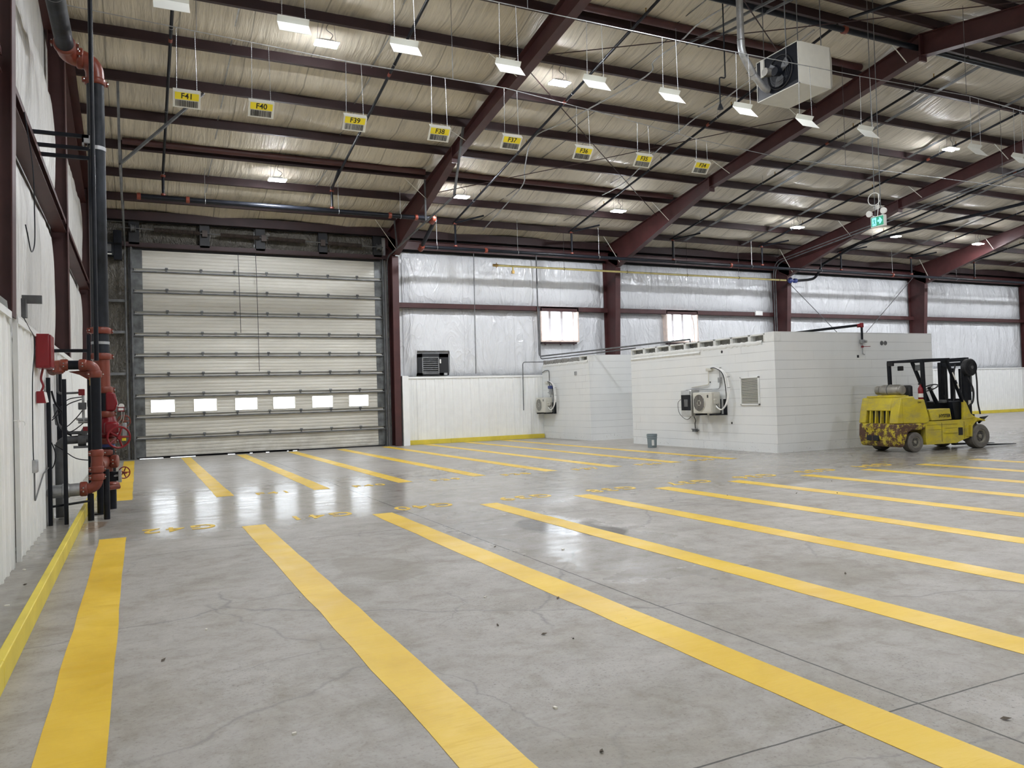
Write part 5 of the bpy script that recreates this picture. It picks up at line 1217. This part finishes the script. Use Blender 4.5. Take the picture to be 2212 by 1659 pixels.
P_('pipe_clamp', 'galv', lambda m: m.lathe((RX, RY, 4.78), (0, 0, 1), [(0, .107), (.0, .112), (.05, .112), (.05, .107)], 28).box(RX-.16, RX-.02, RY-.14, RY-.10, 4.84, 4.94).box(RX-.16, RX-.14, RY-.14, RY, 4.8, 4.94))
for z in (4.62, 4.74, 4.9): P_('wall_strut', 'black', lambda m: m.box(-1.2, RX-.08, 11.46, 11.50, z, z+.045))
coup((RX, RY, 2.40), (0, 0, 1), .105)
P_('pipe_clamp', 'galv', lambda m: m.lathe((RX, RY, 2.22), (0, 0, 1), [(0, .106), (0, .11), (.035, .11), (.035, .106)], 28))
coup((RX, RY, 2.06), (0, 0, 1), .105)
P_('spool', 'orange', lambda m: m.tube([(RX+.01, RY, 1.62), (RX+.01, RY, 2.04)], .098, 24))
coup((RX+.03, RY, 1.62), (0, 0, 1), .09)
P_('pipe', 'black', lambda m: m.tube([(RX+.03, RY, 1.30), (RX+.03, RY, 1.60)], .088, 24))
P_('check_valve', 'red', lambda m: m.prism([(RX+.05, RY-.1, 1.34), (RX+.16, RY-.1, 1.34), (RX+.19, RY-.1, 1.44), (RX+.16, RY-.1, 1.58), (RX+.05, RY-.1, 1.60)], (0, .18, 0)), bevel=.02)
coup((RX+.04, RY, 1.30), (0, 0, 1), .09)
P_('alarm_valve', 'red', lambda m: m.lathe((RX+.07, RY, 1.0), (0, 0, 1), [(0, .10), (.03, .14), (.06, .12), (.16, .13), (.22, .10), (.27, .085), (.28, .09)], 22))
P_('valve_cover', 'red', lambda m: m.box(RX+.03, RX+.20, RY-.2, RY+.06, 1.04, 1.20), bevel=.03)
P_('gear_box', 'galv', lambda m: m.box(RX+.24, RX+.29, RY-.2, RY-.12, 1.0, 1.18).tube([(RX+.1, RY-.12, 1.14), (RX+.27, RY-.15, 1.14)], .02, 8), bevel=.006)
def wheel(c, d, R, m, par=rz, spokes=5):
    c, d = Vector(c), Vector(d).normalized(); mb = MB(); mb.torus(c, d, R, R*.10, 36, 10)
    u = Vector((0, 0, 1)); u = (u-d*u.dot(d)).normalized(); q = d.cross(u)
    for k in range(spokes):
        a = 2*math.pi*k/spokes+.3; mb.tube([c+d*.015, c+(u*math.cos(a)+q*math.sin(a))*R], [R*.11, R*.08], 8)
    mb.tube([c-d*.05, c+d*.03], R*.2, 12); return mb.build('handwheel', m, par)
wheel((-.225, RY-.30, 1.0), (-.3, 1, .05), .135, 'red')
wheel((RX+.26, RY-.02, 1.20), (-.35, 1, 0), .08, 'orange'); wheel((-.175, RY+.0, .52), (-.5, 1, 0), .075, 'red')
P_('position_flag', 'yellow_label', lambda m: m.box(-.19, -.14, RY-.27, RY-.26, .95, 1.0))
coup((RX+.06, RY, .95), (0, 0, 1), .085)
P_('valve_body', 'blue', lambda m: m.tube([(RX+.06, RY, .87), (RX+.06, RY, .92)], .09, 20))
P_('pipe', 'black', lambda m: m.tube([(RX+.06, RY, .75), (RX+.06, RY, .92)], .085, 20))
P_('tee', 'orange', lambda m: m.tube([(RX+.03, RY, .55), (RX+.03, RY, .80)], .09, 22).tube([(RX+.02, RY+.0, .68), (-.46, 10.95, .68)], .08, 20).tube([(RX+.03, RY, .68), (RX+.15, RY-.05, .68)], .07, 18))
coup((RX+.03, RY, .80), (0, 0, 1), .088); coup((RX+.14, RY-.05, .68), (1, -.2, 0), .07)
P_('gear_box', 'galv', lambda m: m.box(-.245, -.205, RY-.08, RY, .40, .56).tube([(RX+.06, RY, .47), (-.22, RY-.04, .5)], .022, 8), bevel=.006)
P_('drain_valve', 'black', lambda m: m.box(-.36, -.24, RY-.04, RY+.04, .42, .54), bevel=.01)
P_('flange', 'orange', lambda m: m.lathe((-.34, RY+.3, .30), (0, 0, 1), [(0, .085), (.02, .105), (.06, .105), (.08, .085)], 18).tube([(-.36, RY, .33), (-.24, RY+.1, .33)], .03, 8))
P_('pipe', 'black', lambda m: m.tube([(-.345, RY+.5, 0), (-.345, RY+.5, .62)], .065, 18))
P_('cap', 'galv', lambda m: m.lathe((-.345, RY+.5, .60), (0, 0, 1), [(0, .067), (.08, .067), (.10, .05)], 18))
P_('stand_pipe', 'black', lambda m: m.tube([(-.455, RY, 0), (-.455, RY, .6)], .045, 16).lathe((-.455, RY, 0), (0, 0, 1), [(0, .11), (.015, .11), (.016, .05)], 18))
P_('gauge', 'white', lambda m: m.tube([(-.19, RY-.1, 1.40), (-.19, RY-.14, 1.40)], .035, 18).tube([(-.3, RY, 1.40), (-.19, RY-.1, 1.40)], .008, 6))
P_('sign_tag', 'red', lambda m: m.box(-.235, -.155, RY-.16, RY-.15, 1.33, 1.39))
P_('tag_face', 'white', lambda m: m.box(-.225, -.165, RY-.163, RY-.160, 1.345, 1.375))
P_('trim_tube', 'steel', lambda m: m.tube(spline([(-.19, RY-.12, 1.36), (-.19, RY-.12, 1.25), (-.24, RY-.1, 1.18)], 5), .006, 6).tube(spline([(-.16, RY-.12, 1.32), (-.17, RY-.12, 1.22), (-.2, RY-.1, 1.16)], 5), .005, 6))
# front loop that feeds through the wall
lp = empty('riser_bypass', (-.46, 10.9, .3), 'black and orange bypass pipe loop with a galvanised pipe into the left wall', 'fire riser')
FY, FX = 10.9, -.46
P_('pipe', 'black', lambda m: m.tube([(FX, FY, .83), (FX, FY, 1.80)], .058, 22), lp)
P_('elbow', 'orange', lambda m: m.tube([(FX, FY, 1.80)]+bend((FX, FY, 1.80), (FX, FY, 1.915), (FX-.13, FY, 1.915), .115, 8)+[(FX-.14, FY, 1.915)], .062, 20), lp)
coup((FX, FY, 1.80), (0, 0, 1), .060, par=lp); coup((FX-.135, FY, 1.915), (1, 0, 0), .058, par=lp); coup((FX-.335, FY, 1.915), (1, 0, 0), .058, par=lp)
P_('pipe', 'black', lambda m: m.tube([(FX-.16, FY, 1.915), (FX-.31, FY, 1.915)], .056, 22), lp)
P_('elbow', 'orange', lambda m: m.tube([(FX-.33, FY, 1.915)]+bend((FX-.34, FY, 1.915), (FX-.47, FY, 1.915), (FX-.47, FY+.14, 1.87), .12, 8)+[(FX-.47, FY+.2, 1.86)], .062, 20), lp)
coup((FX-.39, FY-.01, 1.86), (0, .2, 1), .045, par=lp)
P_('check_valve', 'orange', lambda m: m.prism([(FX-.30, FY+.08, 1.84), (FX-.05, FY+.08, 1.86), (FX+.03, FY+.08, 1.74), (FX-.04, FY+.08, 1.71), (FX-.18, FY+.08, 1.80)], (0, .10, 0)), lp, bevel=.015)
P_('brass_valve', 'brass', lambda m: m.box(FX-.07, FX-.02, FY+.05, FY+.12, 1.66, 1.76), lp, bevel=.01)
coup((FX, FY, .83), (0, 0, 1), .062, par=lp)
P_('tee', 'orange', lambda m: m.tube([(FX, FY, .65), (FX, FY, .83)], .068, 22), lp)
coup((FX+.0, FY, .63), (0, 0, 1), .062, par=lp); P_('pipe', 'rubber_black', lambda m: m.tube([(FX, FY, .55), (FX, FY, .62)], .06, 20), lp)
coup((FX, FY, .535), (0, 0, 1), .062, par=lp)
P_('elbow', 'orange', lambda m: m.tube([(FX, FY, .53)]+bend((FX, FY, .52), (FX-.0, FY, .40), (FX-.14, FY, .40), .12, 8)+[(FX-.15, FY, .40)], .064, 20), lp)
coup((FX-.15, FY, .40), (1, 0, 0), .072, par=lp)
P_('galvanised_pipe', 'galv', lambda m: m.tube([(FX-.16, FY, .40), (-1.02, FY, .385)], .078, 26), lp)
coup((-.80, FY, .392), (1, 0, 0), .072, m='galv', par=lp)
P_('stand_rod', 'galv', lambda m: m.tube([(-.79, FY-.02, 0), (-.79, FY-.02, .32)], .012, 8), lp)
# support posts and the thin frame around the riser
PN = ['left pair, nearer the wall', 'left pair, nearer the riser', 'behind the left pair', 'front one before the riser', 'right one before the riser']
for k, (x, y, z, r) in enumerate(((-.955, 10.78, 1.76, .024), (-.79, 10.78, 1.74, .024), (-.93, 11.9, 1.9, .035), (-.54, 10.97, 0.33, .036), (-.365, 10.97, .62, .036))):
    tag(MB().tube([(x, y, 0), (x, y, z)], r, 12).build('support_post', 'black'), 'black upright support post of the riser, '+PN[k], 'post')
tag(MB().tube([(-.545, 11.05, .3), (-.535, 11.05, 2.30)], .022, 10).box(-.93, -.53, 11.03, 11.07, 2.08, 2.12).build('pipe_stand', 'black'), 'thin black support frame reaching over the riser coupling to the wall', 'frame')
tag(MB().tube([(-.455, 11.12, 1.98), (-.445, 11.12, 8.7)], .028, 14).build('drain_line', 'black'), 'thin black vertical pipe running up in front of the fat riser', 'pipe')
tag(MB().tube([(-1.0, 10.86, .21), (-.54, 10.95, .245)], .014, 8).build('tie_rod', 'black'), 'black tie rod low between the wall and the riser posts', 'rod')
# alarm trim: grey pipes, boxes and cables left of the riser
at_ = empty('alarm_trim', (-.72, 11.4, .9), 'grey backflow pipe, switches and cables between the riser and the left wall', 'fire riser trim')
P_('backflow_pipe', 'galv_dull', lambda m: m.tube([(-.5, 11.4, 1.0), (-.72, 11.4, .99)]+bend((-.78, 11.4, .99), (-.90, 11.4, .98), (-.90, 11.4, .85), .1)+[(-.90, 11.4, .02)], .052, 18).tube([(-.69, 11.4, .98), (-.60, 11.4, .98)], .075, 18).box(-.74, -.56, 11.34, 11.4, .88, .91), at_)
P_('tee_pipe', 'galv_dull', lambda m: m.tube([(-.62, 11.4, 1.0), (-.62, 11.4, 1.08)], .035, 12).tube([(-.95, 11.5, 1.45), (-.92, 11.4, 1.2), (-.80, 11.4, 1.08), (-.62, 11.4, 1.075)], .022, 10).tube([(-.64, 11.4, 1.05), (-.60, 11.4, 1.12)], .04, 12), at_)
P_('valve_tree', 'galv', lambda m: m.tube([(-.62, 11.3, 1.2), (-.62, 11.3, 1.55)], .016, 8).tube([(-.70, 11.3, 1.25), (-.5, 11.3, 1.25)], .016, 8).tube([(-.55, 11.3, 1.25), (-.55, 11.3, 1.45)], .014, 8).tube([(-.68, 11.3, 1.215), (-.5, 11.3, 1.215)], .02, 8), at_)
P_('pressure_switch', 'galv_dull', lambda m: m.box(-.675, -.585, 11.26, 11.34, 1.37, 1.46), at_, bevel=.008)
P_('pressure_switch', 'galv_dull', lambda m: m.box(-.575, -.51, 11.24, 11.32, 1.40, 1.49), at_, bevel=.008)
P_('flow_switch', 'red', lambda m: m.box(-.67, -.60, 11.26, 11.34, 1.55, 1.63), at_, bevel=.006)
P_('conduit', 'galv_dull', lambda m: m.tube([(-.67, 11.3, 1.585), (-.84, 11.3, 1.58)]+bend((-.84, 11.3, 1.58), (-.90, 11.3, 1.58), (-.90, 11.3, 1.66), .05)+[(-.90, 11.3, 1.86)], .014, 8), at_)
P_('red_tag', 'red', lambda m: m.box(-.625, -.565, 11.25, 11.255, 1.10, 1.155), at_); P_('lever', 'red', lambda m: m.tube([(-.56, 11.28, 1.12), (-.49, 11.3, 1.0)], .010, 6), at_)
for k, pts in enumerate((((-.93, 10.9, 1.6), (-.90, 11, 1.45), (-.82, 11.1, 1.30), (-.84, 11.2, 1.12), (-.76, 11.3, 1.05)), ((-.63, 11.3, 1.53), (-.78, 11.2, 1.50), (-.88, 11.1, 1.38), (-.93, 11.0, 1.28)), ((-.64, 11.3, 1.50), (-.78, 11.2, 1.44), (-.86, 11.1, 1.34), (-.94, 11.0, 1.25)), ((-.63, 11.3, 1.36), (-.70, 11.2, 1.26), (-.80, 11.1, 1.16), (-.86, 11.1, 1.20)),
                    ((-.92, 11, .95), (-.84, 11.1, .88), (-.70, 11.2, .76), (-.52, 11.3, .72)), ((-.62, 11.3, 1.2), (-.75, 11.2, 1.10), (-.86, 11.1, 1.12), (-.9, 11, 1.3)), ((-.5, 11.2, .98), (-.49, 11.1, .9), (-.485, 11.0, .8)), ((-.95, 11, .98), (-.91, 11, .84), (-.93, 11, .70), (-.98, 11, .64)))):
    P_('cable', 'black', lambda m: m.tube(spline(pts, 6), .0065 if k != 0 else .012, 6), at_)

# ------------------------------------------------------------------ forklift
FH = math.radians(-6)
FT = Matrix.Translation((14.37, 10.89, 0)) @ Matrix.Rotation(FH, 4, 'Z')
fk = empty('forklift', (14.9, 11.35, 0), 'worn yellow forklift with a rusty counterweight parked by the block room', 'forklift')
def F_(name, m, fn, parent=fk, **k): mb = MB(FT); fn(mb); return mb.build(name, m, parent, **k)
def side(mb, poly, n0, n1): return mb.prism([(s_, n0, z) for s_, z in poly], (0, n1-n0, 0))
W0, W1_ = -.02, 1.02
F_('counterweight', 'ylw_rust', lambda m: (side(m, [(-.50, .60), (-.52, .35), (-.47, .14), (-.40, .11), (-.33, .13), (-.22, .40), (-.12, .45), (.2, .45), (.26, .50), (.26, .60)], W0, W1_)), bevel=.035)
def upper_cw(m):
    side(m, [(-.34, .60), (-.34, 1.13), (-.05, 1.15), (0, 1.09), (.24, 1.08), (.37, .64), (.30, .58)], W0, W1_)
    side(m, [(-.50, .60), (-.45, .88), (-.38, 1.13), (-.34, 1.13), (-.34, .60)], W0, .20)
    side(m, [(-.50, .60), (-.45, .88), (-.38, 1.13), (-.34, 1.13), (-.34, .60)], .84, W1_)
    side(m, [(-.46, .86), (-.38, 1.13), (-.34, 1.13), (-.34, .86)], .20, .84)
F_('rear_hood', 'ylw', upper_cw, bevel=.018)
F_('radiator_opening', 'dark', lambda m: m.box(-.36, -.342, .20, .84, .60, .86))
for k in range(4): F_('grille_bar', 'ylw', lambda m: side(m, [(-.48, .60), (-.455, .86), (-.40, .86), (-.40, .60)], .28+k*.145, .31+k*.145))
F_('tow_slot', 'dark', lambda m: m.box(-.535, -.5, .46, .78, .24, .35), bevel=.01)
F_('tow_pin', 'ylw_rust', lambda m: m.tube([(-.53, .62, .22), (-.53, .62, .37)], .010, 8))
F_('hood_top', 'ylw', lambda m: m.box(-.36, -.04, .10, .92, 1.13, 1.17), bevel=.012)
o = letters('HYSTER', .11, 'ylw_rust', FT @ Vector((-.523, .62, .45)), (FT.to_3x3() @ Vector((0, -1, 0))), (0, 0, 1), 'cast_lettering', fk, .004, sx=1.25)
F_('frame', 'ylw', lambda m: (side(m, [(.27, .14), (1.1, .14), (1.28, .2), (1.46, .24), (1.47, .44), (1.60, .55), (1.78, .58), (1.62, .68), (1.36, .66), (1.33, .62), (.26, .62), (.26, .2)], W0+.02, .12)))
F_('frame', 'ylw', lambda m: (side(m, [(.27, .14), (1.1, .14), (1.28, .2), (1.46, .24), (1.47, .44), (1.60, .55), (1.78, .58), (1.62, .68), (1.36, .66), (1.33, .62), (.26, .62), (.26, .2)], .90, W1_-.02)))
F_('floor_plate', 'rubber_black', lambda m: m.box(.26, 1.40, .10, .92, .45, .60))
F_('axle', 'black', lambda m: m.box(1.65, 1.85, .05, .95, .16, .38).box(-.08, .08, .1, .9, .14, .34))
F_('front_fender', 'ylw', lambda m: side(m, [(1.44, .26), (1.46, .50), (1.62, .66), (1.86, .60), (1.86, .57), (1.64, .61), (1.50, .48), (1.48, .26)], W0-.04, .16), bevel=.004)
F_('front_fender', 'ylw', lambda m: side(m, [(1.44, .26), (1.46, .50), (1.62, .66), (1.86, .60), (1.86, .57), (1.64, .61), (1.50, .48), (1.48, .26)], .86, W1_+.04), bevel=.004)
F_('panel_seam', 'dark', lambda m: m.box(.70, .704, W0+.016, W0+.02, .18, .58).box(.30, 1.14, W0+.016, W0+.02, .538, .542).box(.80, 1.12, W0+.016, W0+.02, .34, .343).box(.80, 1.12, W0+.016, W0+.02, .46, .463).box(1.32, 1.324, W0+.016, W0+.02, .22, .58).box(.34, .68, W0+.016, W0+.02, .44, .443))
F_('panel_rib', 'ylw', lambda m: m.box(.74, 1.12, W0+.008, W0+.02, .36, .385).box(1.36, 1.44, W0+.0, W0+.03, .26, .50), bevel=.004)
F_('step_slot', 'dark', lambda m: m.box(1.16, 1.28, W0+.015, W0+.03, .30, .46))
F_('side_box', 'ylw', lambda m: side(m, [(.36, .86), (.94, .87), (.98, .64), (.42, .63)], W0+.01, .30), bevel=.012)
F_('side_box', 'ylw', lambda m: side(m, [(.36, .86), (.94, .87), (.98, .64), (.42, .63)], .72, W1_-.01), bevel=.012)
letters('HYSTER', .095, 'ink', FT @ Vector((.78, W0+.004, .72)), (FT.to_3x3() @ Vector((1, 0, 0))), (0, 0, 1), 'lettering', fk, .002, sx=.95, bold=.018)
letters('3263', .05, 'ink', FT @ Vector((.10, W0-.002, 1.02)), (FT.to_3x3() @ Vector((1, 0, 0))), (0, 0, 1), 'fleet_number', fk, .001)
F_('cowl', 'ylw', lambda m: side(m, [(1.33, 1.04), (1.31, .62), (1.66, .66), (1.52, .74), (1.40, .98)], W0+.01, .05), bevel=.006)
F_('cowl', 'ylw', lambda m: side(m, [(1.33, 1.04), (1.31, .62), (1.66, .66), (1.52, .74), (1.40, .98)], .93, W1_-.01), bevel=.006)
F_('dashboard', 'black', lambda m: side(m, [(1.12, 1.0), (1.18, .62), (1.36, .62), (1.34, 1.02)], .08, .92), bevel=.01)
F_('seat', 'rubber_black', lambda m: m.box(.22, .62, .30, .72, .86, 1.02).box(.20, .30, .30, .72, .98, 1.38), bevel=.04)
F_('engine_hood', 'black', lambda m: m.box(.20, .98, .22, .80, .60, .87), bevel=.01)
F_('steering_column', 'black', lambda m: m.tube([(1.18, .52, .95), (.99, .52, 1.30)], [.05, .03], 10))
F_('steering_wheel', 'rubber_black', lambda m: m.torus((.98, .52, 1.31), (-.45, 0, 1), .17, .013, 32, 8).tube([(.98, .52, 1.30), (.98+.15, .52+.05, 1.37)], .01, 6).tube([(.98, .52, 1.30), (.98-.12, .52+.09, 1.26)], .01, 6).tube([(.98, .52, 1.30), (.98-.05, .52-.15, 1.28)], .01, 6).tube([(.99, .52, 1.28), (.97, .52, 1.33)], .035, 10))
F_('instrument_box', 'galv_dull', lambda m: m.box(1.02, 1.10, .2, .34, .98, 1.05), bevel=.008)
F_('lever', 'rubber_black', lambda m: m.tube([(1.14, .25, .98), (1.08, .24, 1.14)], .008, 6).tube([(1.14, .2, .98), (1.08, .19, 1.12)], .008, 6))
# wheels
def tyre(c, r, w_, par, d=-1):
    o_ = FT @ Vector(c); ax = FT.to_3x3() @ Vector((0, d, 0)); mb = MB()
    mb.lathe(o_, ax, [(-w_/2, r*.6), (-w_/2, r*.92), (-w_*.38, r), (w_*.38, r), (w_/2, r*.90), (w_/2, r*.60), (w_*.46, r*.56), (w_*.30, r*.52)], 36)
    t_ = mb.build('wheel', 'rubber', par)
    mb = MB(); mb.lathe(o_+ax*w_*.28, ax, [(0, r*.54), (w_*.16, r*.56), (w_*.17, r*.50), (w_*.02, r*.44), (w_*.02, r*.18), (w_*.12, r*.16), (w_*.14, .01)], 28); mb.build('rim', 'rim', t_)
    mb = MB()
    for k in range(6):
        a = k*math.pi/3; u = FT.to_3x3() @ Vector((math.cos(a), 0, math.sin(a))); mb.tube([o_+ax*w_*.28+u*r*.32, o_+ax*w_*.37+u*r*.32], r*.045, 8)
    mb.build('wheel_nut', 'galv_dull', t_)
tyre((0, .10, .205), .205, .20, fk); tyre((0, .92, .205), .205, .20, fk, 1)
tyre((1.75, .07, .255), .255, .24, fk); tyre((1.75, .95, .255), .255, .24, fk, 1)
# overhead guard
def guard(m):
    for n in (.03, .90):
        m.bar((.30, n, .62), (.27, n, 1.88), .06, .07, (0, 1, 0)).bar((1.36, n, .98), (.93, n, 1.88), .05, .07, (0, 1, 0)).bar((.24, n, 1.89), (1.0, n, 1.90), .06, .05)
    m.bar((.27, .03, 1.89), (.27, .90, 1.89), .06, .05).bar((.95, .03, 1.89), (.95, .90, 1.89), .06, .05)
    for k in range(6): m.bar((.27, .15+k*.125, 1.90), (.95, .15+k*.125, 1.90), .03, .02)
F_('overhead_guard', 'black', guard, bevel=.006)
F_('stencil_strip', 'lpwhite', lambda m: m.bar((1.13, -.008, 1.46), (1.05, -.008, 1.62), .03, .004, (0, 1, 0)).bar((1.22, -.008, 1.28), (1.17, -.008, 1.38), .03, .004, (0, 1, 0)))
F_('mirror', 'galv_dull', lambda m: m.box(.36, .38, .10, .30, 1.68, 1.80), bevel=.008)
F_('work_lamp', 'rubber_black', lambda m: m.box(.50, .56, .78, .90, 1.70, 1.80).box(.20, .26, .74, .86, 1.80, 1.88), bevel=.01)
# LP tank lying across the hood
tk = F_('gas_tank', 'alum', lambda m: m.lathe((-.20, .10, 1.285), (0, 1, 0), [(0, .07), (.01, .095), (.05, .10), (.06, .085), (.08, .108), (.12, .115), (.46, .115), (.54, .10), (.58, .06), (.59, .03)], 28))
F_('tank_collar', 'alum', lambda m: m.lathe((-.20, .66, 1.285), (0, 1, 0), [(0, .09), (.1, .095), (.1, .088), (.0, .083)], 24), tk)
F_('tank_strap', 'galv_dull', lambda m: m.torus((-.20, .42, 1.285), (0, 1, 0), .118, .008, 30, 5).box(-.10, -.06, .40, .44, 1.17, 1.36), tk)
F_('tank_cradle', 'ylw', lambda m: m.box(-.32, -.08, .15, .65, 1.165, 1.185), tk)
ext = F_('fire_extinguisher', 'red', lambda m: m.lathe((.22, .05, 1.06), (0, 0, 1), [(0, .045), (.01, .05), (.24, .05), (.28, .03), (.30, .018), (.33, .018)], 18))
F_('extinguisher_label', 'white', lambda m: m.lathe((.22, .05, 1.12), (0, 0, 1), [(0, .0505), (.0, .051), (.08, .051), (.08, .0505)], 18), ext)
F_('extinguisher_handle', 'rubber_black', lambda m: m.box(.17, .26, .04, .06, 1.38, 1.41), ext)
# mast, carriage, forks
def mast(m):
    for n in (.17, .75):
        m.box(1.62, 1.74, n-.03, n+.04, .10, 1.90); m.box(1.52, 1.62, n-.045, n+.03, .15, 1.86)
    m.box(1.62, 1.74, .17, .78, 1.86, 1.94).box(1.54, 1.62, .17, .78, 1.76, 1.84).box(1.54, 1.64, .17, .78, .98, 1.06).box(1.54, 1.64, .17, .78, .2, .32)
F_('mast', 'black', mast, bevel=.006)
F_('lift_cylinder', 'black', lambda m: m.tube([(1.58, .46, .15), (1.58, .46, 1.72)], .05, 14).tube([(1.56, .26, .2), (1.56, .26, 1.7)], .022, 10).tube([(1.56, .66, .2), (1.56, .66, 1.7)], .022, 10))
F_('tilt_cylinder', 'black', lambda m: m.tube([(1.20, .12, .66), (1.56, .12, .80)], .035, 10))
rel = F_('hose_reel', 'rubber_black', lambda m: m.lathe((1.60, .0, 1.72), (0, 1, 0), [(0, .05), (.0, .165), (.02, .185), (.10, .185), (.12, .165), (.12, .05)], 36))
F_('reel_groove', 'black', lambda m: m.torus((1.60, -.002, 1.72), (0, 1, 0), .15, .006, 36, 5).torus((1.60, -.002, 1.72), (0, 1, 0), .12, .006, 36, 5).torus((1.60, -.002, 1.72), (0, 1, 0), .09, .006, 30, 5), rel)
F_('reel_hub', 'galv_dull', lambda m: m.tube([(1.60, .02, 1.72), (1.60, -.025, 1.72)], .035, 12), rel)
F_('hose', 'rubber_black', lambda m: m.tube(spline([(1.77, .05, 1.72), (1.80, .05, 1.4), (1.80, .05, 1.0), (1.86, .05, .72)], 6), .016, 8).tube(spline([(1.50, .02, 1.5), (1.62, .0, 1.25), (1.60, .0, 1.0), (1.50, .02, .9)], 6), .02, 8))
F_('hydraulic_hose', 'rubber_black', lambda m: m.tube(spline([(1.5, .3, 1.8), (1.42, .3, 1.5), (1.45, .3, 1.2), (1.4, .3, 1.0)], 6), .015, 8))
F_('chain', 'galv_dull', lambda m: m.box(1.58, 1.61, .005, .02, 1.2, 1.54))
F_('data_plate', 'lpwhite', lambda m: m.box(1.625, 1.70, .13, .139, .92, 1.02))
F_('carriage', 'black', lambda m: m.box(1.80, 1.86, .05, .90, .55, .64).box(1.80, 1.86, .05, .90, .28, .36).box(1.76, 1.82, .15, .24, .2, .72).box(1.76, 1.82, .70, .79, .2, .72).prism([(1.80, -.04, .66), (2.02, -.02, .68), (1.88, .04, .56), (1.78, .0, .52)], (0, .06, 0)), bevel=.006)
for n in (.18, .70): F_('fork', 'black', lambda m: side(m, [(1.86, .62), (1.90, .62), (1.91, .10), (1.95, .07), (3.05, .03), (3.05, .018), (1.88, .025), (1.86, .06)], n, n+.11))
